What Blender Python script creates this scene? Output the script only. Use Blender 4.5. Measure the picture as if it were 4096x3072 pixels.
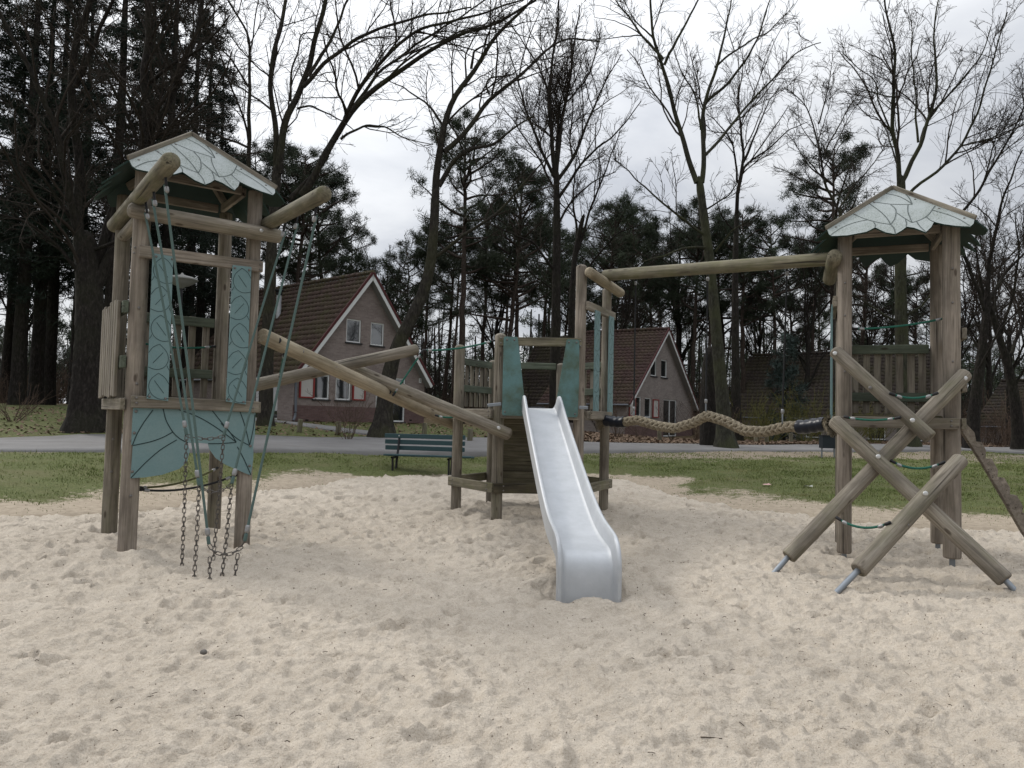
import bpy, bmesh, math, random
import numpy as np
from mathutils import Vector, Matrix

# ------------------------------------------------------------------ scene, camera, light
for o in list(bpy.data.objects):
    bpy.data.objects.remove(o)
SC = bpy.context.scene
COL = SC.collection
random.seed(7)
RNG = np.random.default_rng(11)

FOC, CAMH = 3000.0, 1.375                     # focal length in photo pixels (4096 wide), eye height
PITCH, ROLL = math.radians(2.6), math.radians(1.32)
cp_, sp_, cr_, sr_ = math.cos(PITCH), math.sin(PITCH), math.cos(ROLL), math.sin(ROLL)
fwd = Vector((0, cp_, sp_)); up0 = Vector((0, -sp_, cp_)); rt0 = Vector((1, 0, 0))
cx_ = rt0 * cr_ + up0 * sr_
cy_ = up0 * cr_ - rt0 * sr_
cam_d = bpy.data.cameras.new('camera')
cam = bpy.data.objects.new('camera', cam_d)
COL.objects.link(cam)
cam.matrix_world = Matrix(((cx_.x, cy_.x, -fwd.x, 0), (cx_.y, cy_.y, -fwd.y, 0), (cx_.z, cy_.z, -fwd.z, CAMH), (0, 0, 0, 1)))
cam_d.sensor_width = 36
cam_d.lens = FOC / 4096 * 36
cam_d.clip_start = 0.05
cam_d.clip_end = 1500
SC.camera = cam

SUN_AZ, SUN_EL = math.radians(-55), math.radians(38)      # sun behind thin cloud, ahead and a little to the left
world = bpy.data.worlds.new('World')
SC.world = world
world.use_nodes = True
nt = world.node_tree
nt.nodes.clear()
def wn(t, **k):
    n = nt.nodes.new(t)
    for a, b in k.items():
        setattr(n, a, b)
    return n
out = wn('ShaderNodeOutputWorld'); bg = wn('ShaderNodeBackground'); bg.inputs[1].default_value = 0.1
sky = wn('ShaderNodeTexSky', sky_type='NISHITA', sun_disc=False, sun_elevation=SUN_EL, sun_rotation=SUN_AZ)
sky.air_density = 1.0; sky.dust_density = 2.0
tc = wn('ShaderNodeTexCoord')
sep = wn('ShaderNodeSeparateXYZ'); nt.links.new(tc.outputs['Generated'], sep.inputs[0])
zz = wn('ShaderNodeMath', operation='ADD'); nt.links.new(sep.outputs[2], zz.inputs[0]); zz.inputs[1].default_value = 0.18
zm = wn('ShaderNodeMath', operation='MAXIMUM'); nt.links.new(zz.outputs[0], zm.inputs[0]); zm.inputs[1].default_value = 0.06
dv = wn('ShaderNodeVectorMath', operation='DIVIDE'); nt.links.new(tc.outputs['Generated'], dv.inputs[0])
cmb = wn('ShaderNodeCombineXYZ')
for i in range(3):
    nt.links.new(zm.outputs[0], cmb.inputs[i])
nt.links.new(cmb.outputs[0], dv.inputs[1])
nz = wn('ShaderNodeTexNoise'); nz.inputs['Scale'].default_value = 1.2; nz.inputs['Detail'].default_value = 6; nz.inputs['Roughness'].default_value = 0.55
nz.inputs['Distortion'].default_value = 0.4
nt.links.new(dv.outputs[0], nz.inputs['Vector'])
rp = wn('ShaderNodeValToRGB')
rp.color_ramp.elements[0].position = 0.38; rp.color_ramp.elements[0].color = (4.3, 4.5, 4.9, 1)
rp.color_ramp.elements[1].position = 0.6; rp.color_ramp.elements[1].color = (6.2, 6.32, 6.5, 1)
nt.links.new(nz.outputs['Fac'], rp.inputs[0])
# cloud is brighter round the veiled sun
dt = wn('ShaderNodeVectorMath', operation='DOT_PRODUCT'); nt.links.new(tc.outputs['Generated'], dt.inputs[0])
SUND = (math.sin(SUN_AZ) * math.cos(SUN_EL), math.cos(SUN_AZ) * math.cos(SUN_EL), math.sin(SUN_EL))
dt.inputs[1].default_value = SUND
# an overcast sky is brighter overhead than at the horizon
zc = wn('ShaderNodeMath', operation='MAXIMUM'); nt.links.new(sep.outputs[2], zc.inputs[0]); zc.inputs[1].default_value = 0.0
zp = wn('ShaderNodeMath', operation='POWER'); nt.links.new(zc.outputs[0], zp.inputs[0]); zp.inputs[1].default_value = 2.0
ov = wn('ShaderNodeMapRange'); ov.inputs['From Min'].default_value = 0.0; ov.inputs['From Max'].default_value = 1.0
ov.inputs['To Min'].default_value = 0.88; ov.inputs['To Max'].default_value = 2.7
nt.links.new(zp.outputs[0], ov.inputs[0])
gl = wn('ShaderNodeMapRange'); gl.inputs['From Min'].default_value = 0.2; gl.inputs['From Max'].default_value = 1.0
gl.inputs['To Min'].default_value = 0.92; gl.inputs['To Max'].default_value = 1.25
nt.links.new(dt.outputs['Value'], gl.inputs[0])
mg = wn('ShaderNodeVectorMath', operation='SCALE'); nt.links.new(rp.outputs[0], mg.inputs[0])
mo = wn('ShaderNodeMath', operation='MULTIPLY'); nt.links.new(gl.outputs[0], mo.inputs[0]); nt.links.new(ov.outputs[0], mo.inputs[1]); nt.links.new(mo.outputs[0], mg.inputs['Scale'])
mx = wn('ShaderNodeMix', data_type='RGBA'); mx.inputs[0].default_value = 0.93
nt.links.new(sky.outputs[0], mx.inputs[6]); nt.links.new(mg.outputs[0], mx.inputs[7])
nt.links.new(mx.outputs[2], bg.inputs[0]); nt.links.new(bg.outputs[0], out.inputs[0])

sun_d = bpy.data.lights.new('sun', 'SUN')
sun_d.energy = 1.5; sun_d.angle = math.radians(11); sun_d.color = (1, 0.96, 0.9)
sun_o = bpy.data.objects.new('sun', sun_d)
COL.objects.link(sun_o)
sun_o.rotation_euler = Vector(SUND).to_track_quat('Z', 'Y').to_euler()
sun_o.location = (0, 0, 30)

SC.view_settings.view_transform = 'Standard'
SC.view_settings.look = 'None'
SC.view_settings.exposure = 0.42
SC.view_settings.gamma = 1.0
SC.view_settings.use_curve_mapping = False
SC.cycles.use_denoising = True
SC.cycles.max_bounces = 6
SC.cycles.transparent_max_bounces = 6

# ------------------------------------------------------------------ measuring: a photo pixel at a known distance -> a point in metres
def ray(px, py):
    u = (px - 2048) / FOC; v = -(py - 1536) / FOC
    return cx_ * u + cy_ * v + fwd
def P(px, py, Y):
    r = ray(px, py)
    return Vector((0, 0, CAMH)) + r * (Y / r.y)
def G(px, py, z=0.0):
    r = ray(px, py)
    return Vector((0, 0, CAMH)) + r * ((z - CAMH) / r.z)
def PL(px, py, o, n):
    r = ray(px, py); c = Vector((0, 0, CAMH))
    return c + r * ((o - c).dot(n) / r.dot(n))

# ------------------------------------------------------------------ mesh helpers
def new_mesh(name, V, F, smooth=False):
    me = bpy.data.meshes.new(name)
    if isinstance(F, np.ndarray):
        V = np.ascontiguousarray(V, dtype=np.float32); F = np.ascontiguousarray(F, dtype=np.int32)
        n, k = F.shape
        me.vertices.add(len(V)); me.vertices.foreach_set('co', V.ravel())
        me.loops.add(n * k); me.loops.foreach_set('vertex_index', F.ravel())
        me.polygons.add(n)
        me.polygons.foreach_set('loop_start', np.arange(0, n * k, k, dtype=np.int32))
        if smooth:
            me.polygons.foreach_set('use_smooth', np.ones(n, dtype=bool))
        me.update(calc_edges=True)
    else:
        me.from_pydata([tuple(v) for v in V], [], F)
        if smooth:
            me.polygons.foreach_set('use_smooth', [True] * len(me.polygons))
        me.update()
    return me

def place(name, me, mat, parent=None, M=None, label=None, kind=None):
    """link a mesh; M is its world matrix; a parent is never rotated or scaled"""
    o = bpy.data.objects.new(name, me)
    COL.objects.link(o)
    if mat is not None and not me.materials:
        for m in (mat if isinstance(mat, (list, tuple)) else [mat]):
            me.materials.append(m)
    M = Matrix(M) if M is not None else Matrix.Identity(4)
    if parent is not None:
        o.parent = parent
        w = Vector(parent['_w'])
        M = Matrix.Translation(-w) @ M
    o.matrix_basis = M
    # keep the accumulated parent rotation out of sub-parts: only roots hold '_w'
    if label: o['label'] = label
    if kind: o['kind'] = kind
    return o

def thing(name, label, cat, loc, group=None):
    o = bpy.data.objects.new(name, None)
    o.empty_display_size = 0.2
    COL.objects.link(o)
    o.location = loc
    o['_w'] = tuple(loc)
    o['label'] = label; o['category'] = cat
    if group: o['group'] = group
    return o
def tag(o, label, cat, group=None):
    o['label'] = label; o['category'] = cat
    if group: o['group'] = group
    return o
def sub(child, parent_part):
    """turn a part into a sub-part of another part of the same thing (keeps its place)"""
    mb, pb = child.matrix_basis.copy(), parent_part.matrix_basis.copy()
    child.parent = parent_part
    child.matrix_basis = pb.inverted() @ mb
    return child

def frame(a, b, up=None):
    a, b = Vector(a), Vector(b)
    z = (b - a).normalized()
    if up is None:
        up = Vector((0, 0, 1)) if abs(z.z) < 0.9 else Vector((0, 1, 0))
    x = Vector(up) - z * Vector(up).dot(z)
    x.normalize()
    y = z.cross(x)
    return Matrix(((x.x, y.x, z.x, a.x), (x.y, y.y, z.y, a.y), (x.z, y.z, z.z, a.z), (0, 0, 0, 1)))

def ring_mesh(prof, sides, wob=0.0, squash=1.0, rs=None, bend=0.0):
    """prof: list of (z, r); closed with fans of one n-gon at each end"""
    rs = rs or random
    V, F = [], []
    ph = [rs.uniform(0, 6.28) for _ in range(4)]
    L = prof[-1][0] or 1
    for z, r in prof:
        ox = bend * math.sin(z / L * 3.1); 
        for k in range(sides):
            a = 2 * math.pi * k / sides
            rr = r * (1 + wob * (math.sin(2 * a + ph[0] + z * 1.3) + 0.6 * math.sin(3 * a + ph[1] - z * 2.1) + 0.8 * math.sin(z * 4 + ph[2])))
            V.append((rr * math.cos(a) + ox, rr * math.sin(a) * squash, z))
    n = len(prof)
    for i in range(n - 1):
        for k in range(sides):
            k2 = (k + 1) % sides
            F.append((i * sides + k, i * sides + k2, (i + 1) * sides + k2, (i + 1) * sides + k))
    F.append(tuple(range(sides - 1, -1, -1)))
    F.append(tuple((n - 1) * sides + k for k in range(sides)))
    return V, F

def log(name, a, b, r, mat, parent, r2=None, dome=(0, 1), sides=20, wob=0.012, label=None, bend=0.0):
    a, b = Vector(a), Vector(b)
    L = (b - a).length
    r2 = r2 or r
    prof = []
    c = 0.012
    if dome[0]:
        for q in (10, 30, 52, 74):
            q = math.radians(q); prof.append((r * 0.6 * (1 - math.cos(q)), r * math.sin(q)))
    else:
        prof += [(0, r - c), (c * .6, r - c * .25), (c * 1.6, r)]
    z0 = prof[-1][0]
    z1 = L - (r2 * 0.6 if dome[1] else c * 1.6)
    n = max(3, int(L / 0.25))
    for i in range(1, n + 1):
        t = i / n
        prof.append((z0 + (z1 - z0) * t, r + (r2 - r) * t))
    if dome[1]:
        for q in (74, 52, 30, 10):
            q = math.radians(q); prof.append((L - r2 * 0.6 * (1 - math.cos(q)), r2 * math.sin(q)))
    else:
        prof += [(L - c * .6, r2 - c * .25), (L, r2 - c)]
    V, F = ring_mesh(prof, sides, wob, bend=bend)
    me = new_mesh(name, V, F, True)
    me.polygons[len(F) - 1].use_smooth = False; me.polygons[len(F) - 2].use_smooth = False
    return place(name, me, mat, parent, frame(a, b), label)

def plank(name, a, b, w, t, mat, parent, up=None, ch=0.006, label=None, kind=None):
    """a board from a to b; w across (along 'up'), t thick"""
    a, b = Vector(a), Vector(b)
    L = (b - a).length
    cs = [(w/2 - ch, t/2), (w/2, t/2 - ch), (w/2, -t/2 + ch), (w/2 - ch, -t/2), (-w/2 + ch, -t/2), (-w/2, -t/2 + ch), (-w/2, t/2 - ch), (-w/2 + ch, t/2)]
    V, F = [], []
    for z, s in ((0, .985), (ch, 1), (L - ch, 1), (L, .985)):
        for x, y in cs:
            V.append((x * s if s == 1 else x - math.copysign(ch * .7, x), y * s if s == 1 else y - math.copysign(ch * .5, y), z))
    for i in range(3):
        for k in range(8):
            k2 = (k + 1) % 8
            F.append((i * 8 + k2, i * 8 + k, (i + 1) * 8 + k, (i + 1) * 8 + k2))
    F.append(tuple(range(8))); F.append(tuple(range(31, 23, -1)))
    return place(name, new_mesh(name, V, F), mat, parent, frame(a, b, up), label, kind)

def box_VF(x0, x1, y0, y1, z0, z1):
    V = [(x0, y0, z0), (x1, y0, z0), (x1, y1, z0), (x0, y1, z0), (x0, y0, z1), (x1, y0, z1), (x1, y1, z1), (x0, y1, z1)]
    F = [(3, 2, 1, 0), (4, 5, 6, 7), (0, 1, 5, 4), (1, 2, 6, 5), (2, 3, 7, 6), (3, 0, 4, 7)]
    return V, F

class MB:
    def __init__(s):
        s.V, s.F = [], []
    def add(s, V, F, M=None):
        n = len(s.V)
        if M is not None:
            V = [M @ Vector(v) for v in V]
        s.V += [tuple(v) for v in V]
        s.F += [tuple(i + n for i in f) for f in F]
        return s
    def box(s, *b, M=None):
        return s.add(*box_VF(*b), M=M)
    def build(s, name, mat, parent=None, M=None, smooth=False, label=None, kind=None):
        return place(name, new_mesh(name, s.V, s.F, smooth), mat, parent, M, label, kind)

def tubes_np(pts, rad, S):
    """pts (K,N,3), rad (K,N) -> verts, quad faces"""
    pts = np.asarray(pts, float); rad = np.asarray(rad, float)
    K, N, _ = pts.shape
    T = np.gradient(pts, axis=1)
    T /= np.linalg.norm(T, axis=2, keepdims=True) + 1e-9
    ref = np.where(np.abs(T[:, :1, 2:3]) < .85, np.array([[[0, 0, 1.]]]), np.array([[[1., 0, 0]]]))
    ref = np.broadcast_to(ref, T.shape)
    A = np.cross(T, ref); A /= np.linalg.norm(A, axis=2, keepdims=True) + 1e-9
    B = np.cross(T, A)
    an = np.arange(S) * 2 * np.pi / S
    V = pts[:, :, None, :] + rad[:, :, None, None] * (A[:, :, None, :] * np.cos(an)[None, None, :, None] + B[:, :, None, :] * np.sin(an)[None, None, :, None])
    V = V.reshape(-1, 3)
    k = np.arange(K)[:, None, None] * N * S; i = np.arange(N - 1)[None, :, None] * S; s = np.arange(S)[None, None, :]
    s2 = (s + 1) % S
    F = np.stack([k + i + s, k + i + S + s, k + i + S + s2, k + i + s2], -1).reshape(-1, 4)
    return V, F

def resample(pts, n):
    pts = np.array([tuple(p) for p in pts], float)
    d = np.r_[0, np.cumsum(np.linalg.norm(np.diff(pts, axis=0), axis=1))]
    # Catmull-Rom style smoothing by dense linear + binomial filter
    t = np.linspace(0, d[-1], n)
    q = np.stack([np.interp(t, d, pts[:, i]) for i in range(3)], 1)
    for _ in range(2):
        q[1:-1] = .25 * q[:-2] + .5 * q[1:-1] + .25 * q[2:]
    return q

def cord(name, pts, r, mat, parent, n=16, S=8, label=None):
    q = resample(pts, n)
    o = q[0].copy()
    V, F = tubes_np((q - o)[None], np.full((1, n), r), S)
    return place(name, new_mesh(name, V, F, True), mat, parent, Matrix.Translation(o), label)

def panel(name, pts, n, th, mat, parent, label=None, inner=None):
    """flat board from a 3D outline, thickness th behind the face; inner = material of the back"""
    n = Vector(n).normalized()
    o = sum((Vector(p) for p in pts), Vector()) / len(pts)
    z = n; x = (Vector(pts[1]) - Vector(pts[0])); x = (x - z * x.dot(z)).normalized(); y = z.cross(x)
    M = Matrix(((x.x, y.x, z.x, o.x), (x.y, y.y, z.y, o.y), (x.z, y.z, z.z, o.z), (0, 0, 0, 1)))
    q = [((Vector(p) - o).dot(x), (Vector(p) - o).dot(y)) for p in pts]
    ar = sum(q[i][0] * q[(i + 1) % len(q)][1] - q[(i + 1) % len(q)][0] * q[i][1] for i in range(len(q)))
    if ar < 0: q = q[::-1]
    k = len(q)
    V = [(a, b, 0) for a, b in q] + [(a, b, -th) for a, b in q]
    F = [tuple(range(k)), tuple(range(2 * k - 1, k - 1, -1))] + [(i, i + k, (i + 1) % k + k, (i + 1) % k) for i in range(k)]
    me = new_mesh(name, V, F)
    ms = [mat] + ([inner] if inner else [])
    ob = place(name, me, ms, parent, M, label)
    if inner:
        for i, p in enumerate(me.polygons):
            if i >= 1: p.material_index = 1
    return ob

def lines(name, polys, n, w, mat, parent, lift=0.003):
    """fine grooves drawn as narrow strips lying on a face"""
    n = Vector(n).normalized()
    V, F = [], []
    for pl in polys:
        q = resample(pl, max(6, 3 * len(pl)))
        for i in range(len(q)):
            t = Vector(q[min(i + 1, len(q) - 1)] - q[max(i - 1, 0)]).normalized()
            s = n.cross(t) * w / 2
            c = Vector(q[i]) + n * lift
            V += [c + s, c - s]
            if i:
                j = len(V)
                F.append((j - 4, j - 3, j - 1, j - 2))
    o = Vector(V[0])
    return place(name, new_mesh(name, [v - o for v in V], F), mat, parent, Matrix.Translation(o))

# ------------------------------------------------------------------ materials
def mat(name, col=(.5, .5, .5), rough=.8, metal=0.0, spec=.3):
    m = bpy.data.materials.new(name); m.use_nodes = True
    b = m.node_tree.nodes['Principled BSDF']
    b.inputs['Base Color'].default_value = (*col, 1); b.inputs['Roughness'].default_value = rough
    b.inputs['Metallic'].default_value = metal; b.inputs['Specular IOR Level'].default_value = spec
    return m
class NT:
    def __init__(s, m):
        s.m, s.t = m, m.node_tree; s.b = s.t.nodes['Principled BSDF']
    def n(s, ty, **k):
        x = s.t.nodes.new(ty)
        for a, v in k.items():
            if a.startswith('i_'):
                x.inputs[int(a[2:]) if a[2:].isdigit() else a[2:].replace('_', ' ')].default_value = v
            else:
                setattr(x, a, v)
        return x
    def l(s, a, b): s.t.links.new(a, b)
    def coord(s, kind='Object', scale=(1, 1, 1), loc=(0, 0, 0), rnd=False):
        c = s.n('ShaderNodeTexCoord'); mp = s.n('ShaderNodeMapping'); mp.inputs['Scale'].default_value = scale; mp.inputs['Location'].default_value = loc
        s.l(c.outputs[kind], mp.inputs[0])
        if rnd:
            oi = s.n('ShaderNodeObjectInfo'); mu = s.n('ShaderNodeMath', operation='MULTIPLY'); mu.inputs[1].default_value = 37.0
            s.l(oi.outputs['Random'], mu.inputs[0]); ad = s.n('ShaderNodeVectorMath', operation='ADD')
            s.l(mp.outputs[0], ad.inputs[0]); cb = s.n('ShaderNodeCombineXYZ'); s.l(mu.outputs[0], cb.inputs[0]); s.l(mu.outputs[0], cb.inputs[1]); s.l(mu.outputs[0], cb.inputs[2])
            s.l(cb.outputs[0], ad.inputs[1]); return ad.outputs[0]
        return mp.outputs[0]
    def noise(s, v, scale, detail=4, rough=.6, dist=0):
        x = s.n('ShaderNodeTexNoise'); s.l(v, x.inputs['Vector'])
        x.inputs['Scale'].default_value = scale; x.inputs['Detail'].default_value = detail; x.inputs['Roughness'].default_value = rough; x.inputs['Distortion'].default_value = dist
        return x.outputs['Fac']
    def ramp(s, f, stops):
        x = s.n('ShaderNodeValToRGB'); e = x.color_ramp.elements
        while len(e) < len(stops): e.new(.5)
        for i, (p, c) in enumerate(stops):
            e[i].position = p; e[i].color = (*c, 1) if len(c) == 3 else c
        s.l(f, x.inputs[0]); return x.outputs[0]
    def rampf(s, f, a, b):
        x = s.n('ShaderNodeMapRange'); x.inputs['From Min'].default_value = a; x.inputs['From Max'].default_value = b
        s.l(f, x.inputs[0]); return x.outputs[0]
    def mix(s, f, a, b, mode='MIX'):
        x = s.n('ShaderNodeMix', data_type='RGBA', blend_type=mode)
        for i, v in ((0, f), (6, a), (7, b)):
            if isinstance(v, (int, float)): x.inputs[i].default_value = v
            elif isinstance(v, tuple): x.inputs[i].default_value = (*v, 1) if len(v) == 3 else v
            else: s.l(v, x.inputs[i])
        return x.outputs[2]
    def mul(s, a, b, op='MULTIPLY'):
        x = s.n('ShaderNodeMath', operation=op)
        for i, v in ((0, a), (1, b)):
            if isinstance(v, (int, float)): x.inputs[i].default_value = v
            else: s.l(v, x.inputs[i])
        return x.outputs[0]
    def base(s, c): s.l(c, s.b.inputs['Base Color'])
    def bump(s, h, st=.3, d=.01):
        x = s.n('ShaderNodeBump'); x.inputs['Strength'].default_value = st; x.inputs['Distance'].default_value = d
        s.l(h, x.inputs['Height']); s.l(x.outputs[0], s.b.inputs['Normal'])

def wood(name, dark, mid, light, algae=.25, acol=(.13, .14, .06), grain=1.0):
    m = mat(name, mid, .85); t = NT(m)
    v = t.coord('Object', (34 * grain, 34 * grain, 1.6), rnd=True)
    g = t.noise(v, 1.0, 6, .65, .8)
    c = t.ramp(g, [(.3, dark), (.5, mid), (.72, light)])
    v2 = t.coord('Object', (2.2, 2.2, 1.1), rnd=True)
    blot = t.noise(v2, 1.6, 4, .6)
    c = t.mix(t.rampf(blot, .38, .66), c, t.mix(.62, c, tuple(x * .55 for x in dark)), 'MIX')
    v3 = t.coord('Object', (5, 5, 2.2), (3, 1, 7), rnd=True)
    al = t.rampf(t.noise(v3, 1.1, 5, .65), .48, .72)
    c = t.mix(t.mul(al, algae), c, acol)
    # drying cracks: long dark slits along the grain
    v4 = t.coord('Object', (26, 26, .55), (5, 2, 1), rnd=True)
    cr = t.n('ShaderNodeTexNoise'); t.l(v4, cr.inputs['Vector']); cr.inputs['Scale'].default_value = 1; cr.inputs['Detail'].default_value = 2
    ck = t.rampf(cr.outputs['Fac'], .345, .29)
    c = t.mix(t.mul(ck, .85), c, (.02, .016, .012))
    # knots
    vo = t.n('ShaderNodeTexVoronoi'); t.l(t.coord('Object', (7, 7, 2.6), rnd=True), vo.inputs['Vector']); vo.inputs['Scale'].default_value = 1
    kn = t.rampf(vo.outputs['Distance'], .13, .07)
    c = t.mix(t.mul(kn, .75), c, (.035, .022, .014))
    ob = t.n('ShaderNodeObjectInfo')
    c = t.mix(t.mul(t.rampf(ob.outputs['Random'], .25, 1.0), .42), c, t.mix(.55, c, tuple(x * .6 for x in dark)))
    t.base(c)
    hh = t.mul(t.mul(g, .6), t.mul(ck, .8), 'SUBTRACT')
    t.bump(hh, .7, .008)
    return m

WOOD = wood('weathered_pine', (.105, .09, .07), (.222, .193, .153), (.345, .31, .255), .3)
WOOD_P = wood('pinkish_pine', (.125, .105, .084), (.255, .217, .178), (.375, .328, .275), .14)
WOOD_G = wood('algae_pine', (.08, .071, .048), (.168, .15, .104), (.27, .245, .18), .55, (.10, .105, .035))
WOOD_Y = wood('bare_yellow_pine', (.18, .145, .098), (.325, .275, .195), (.43, .375, .28), .15)
WOOD_D = wood('dark_damp_pine', (.03, .026, .017), (.085, .07, .043), (.15, .125, .08), .6, (.075, .075, .02))
RAILG = wood('green_stained_board', (.06, .07, .05), (.105, .125, .092), (.16, .18, .135), .3, (.08, .10, .05))

def painted(name, col, stain, amt=.5, rough=.55):
    m = mat(name, col, rough); t = NT(m)
    v = t.coord('Object', (1, 1, 1), rnd=True)
    a = t.rampf(t.noise(v, 3.0, 6, .7), .42, .7)
    b = t.rampf(t.noise(v, 60, 3, .7), .45, .7)
    c = t.mix(t.mul(a, amt), col, stain)
    c = t.mix(t.mul(b, .18), c, tuple(x * .6 for x in col))
    t.base(c); t.bump(t.noise(v, 180, 2, .6), .08, .002)
    return m
TEAL = painted('teal_panel', (.14, .225, .232), (.19, .265, .262), .5)
TEALD = painted('mossy_teal_panel', (.10, .19, .19), (.06, .08, .045), 1.0)
GROOVE = mat('groove_dark', (.018, .035, .035), .8)
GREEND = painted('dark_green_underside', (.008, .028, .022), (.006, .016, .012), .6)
def lichen():
    m = mat('lichened_white_panel', (.5, .54, .53), .7); t = NT(m)
    v = t.coord('Object', rnd=True)
    big = t.rampf(t.noise(v, 3.2, 4, .6), .36, .62)
    sp = t.rampf(t.noise(v, 75, 5, .75), .47, .62)
    c = t.mix(t.mul(big, .3), (.335, .365, .36), (.22, .25, .222))
    c = t.mix(t.mul(sp, t.mul(t.mul(big, .75), .12, 'ADD')), c, (.10, .12, .09))
    t.base(c); t.bump(sp, .15, .002)
    return m
LICHEN = lichen()
GROOVE_W = mat('groove_grey', (.07, .085, .08), .8)
STEEL = mat('brushed_steel', (.72, .74, .76), .33, .35)
t_ = NT(STEEL); v_ = t_.coord('Object', (3, 60, 3)); t_.l(t_.ramp(t_.noise(v_, 4, 4, .6), [(.3, (.5, .5, .5)), (.7, (.62, .62, .62))]), t_.b.inputs['Roughness'])
c_ = t_.ramp(t_.noise(t_.coord('Object', (1.5, 1.5, 1.5)), 3, 6, .7), [(.3, (.40, .415, .43)), (.65, (.47, .487, .505))]); t_.base(c_)
GALV = mat('galvanised_tube', (.22, .24, .26), .45, .7)
CHAINM = mat('worn_chain', (.11, .10, .092), .5, .8)
BOLT = mat('bolt_metal', (.16, .15, .14), .5, .7)
BOLTB = mat('bolt_bright', (.5, .5, .49), .4, .6)
BLACK = mat('black_rubber', (.012, .012, .013), .55)
TAPE = mat('black_tape', (.008, .01, .016), .33)
NT(TAPE).bump(NT(TAPE).noise(NT(TAPE).coord('Object'), 22, 4, .6), .5, .01)
FERR = mat('aluminium_ferrule', (.27, .27, .27), .5, .6)
def ropem(name, a, b, sc=90):
    m = mat(name, a, .9); t = NT(m); v = t.coord('Object')
    w = t.n('ShaderNodeTexWave'); w.bands_direction = 'DIAGONAL'; w.inputs['Scale'].default_value = sc; w.inputs['Distortion'].default_value = 1.5
    t.l(v, w.inputs['Vector'])
    t.base(t.mix(w.outputs['Fac'], a, b)); t.bump(w.outputs['Fac'], .5, .003)
    return m
ROPET = ropem('faded_green_rope', (.05, .088, .082), (.115, .165, .15))
ROPEG = ropem('green_rope', (.01, .07, .05), (.03, .14, .10))
ROPEK = ropem('black_rope', (.008, .009, .01), (.03, .03, .03))
ROPEY = ropem('mossy_rope', (.06, .065, .02), (.14, .14, .06))
HEMP = mat('hemp_braid', (.28, .21, .12), .95); t_ = NT(HEMP)
v_ = t_.coord('Object', (1, 1, 1)); f_ = t_.noise(v_, 55, 5, .7)
t_.base(t_.ramp(f_, [(.3, (.09, .074, .048)), (.55, (.245, .208, .148)), (.75, (.38, .33, .245))])); t_.bump(f_, .7, .006)
HEMPD = mat('hemp_core', (.035, .025, .013), .95)
# ------------------------------------------------------------------ the lie of the land
EDGE_PX = [(-900, 2110, .05), (-300, 2075, .05), (0, 2085, .05), (300, 2072, .05), (600, 2040, .05), (900, 2002, .06), (1150, 1960, .08), (1400, 1925, .12),
           (1700, 1905, .16), (2000, 1900, .16), (2300, 1908, .14), (2500, 1930, .1), (2700, 1985, .08), (3000, 2042, .06), (3300, 2080, .05), (3800, 2115, .05), (4096, 2140, .05), (4500, 2200, .05)]
EDGE = np.array([tuple(G(*e)) for e in EDGE_PX])
EDGE = np.vstack([[-14, 4, .05], EDGE, [12, 4, .05]])
NEAR_PX = [(-1500, 1830), (-800, 1815), (0, 1806), (500, 1806), (1300, 1806), (2400, 1806), (3000, 1808), (3700, 1811), (4096, 1814), (4700, 1822)]
FAR_PX = [(-1500, 1745), (-800, 1752), (0, 1760), (500, 1760), (1300, 1764), (2400, 1776), (3000, 1785), (3700, 1791), (4096, 1795), (4700, 1803)]
RZ = 0.525
RN = np.array([tuple(G(x, y, RZ)) for x, y in NEAR_PX]); RF = np.array([tuple(G(x, y, RZ)) for x, y in FAR_PX])

ctrl = [(e[0], e[1] + .25, e[2] + .06) for e in EDGE[1:-1:2]]
ctrl += [tuple(p) for p in RN[1:]] + [tuple(p) for p in RF[1:]]
for a in ((345, 1705, 21), (1060, 1700, 25), (1530, 1740, 24), (2893, 1788, 23.5), (72, 1620, 30), (700, 1700, 22), (250, 1640, 27)):
    ctrl.append(tuple(P(*a)))
ctrl += [(-9.4, 28.5, 1.1), (-3.5, 34, 1.05), (-11, 36, 1.25), (3, 31, .85), (6, 38, .5), (10, 44, .5), (14, 40, .55), (20, 42, .55), (14.3, 27.5, .75), (21, 33, .6), (0, 45, .9),
         (-30, 45, 1.6), (0, 75, 1.2), (35, 70, 1.0), (-40, 90, 1.8), (40, 110, 1.4), (0, 120, 1.6), (-30, 20, .8), (40, 30, .6), (-14, 4, .3), (12, 4, .3)]
ctrl = np.array(ctrl)
def _phi(r): return np.where(r > 1e-6, r * r * np.log(r + 1e-9), 0)
_n = len(ctrl)
_d = np.linalg.norm(ctrl[:, None, :2] - ctrl[None, :, :2], axis=2)
_A = np.zeros((_n + 3, _n + 3)); _A[:_n, :_n] = _phi(_d) + np.eye(_n) * 6.0
_A[:_n, _n] = 1; _A[:_n, _n + 1:] = ctrl[:, :2]; _A[_n, :_n] = 1; _A[_n + 1:, :_n] = ctrl[:, :2].T
_w = np.linalg.solve(_A, np.r_[ctrl[:, 2], 0, 0, 0])
def _hash2(ix, iy, seed):
    h = (ix.astype(np.int64) * 374761393 + iy.astype(np.int64) * 668265263 + seed * 1442695041) & 0x7fffffff
    h = ((h ^ (h >> 13)) * 1274126177) & 0x7fffffff
    return ((h ^ (h >> 16)) & 0xffff) / 65535.0
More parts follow.
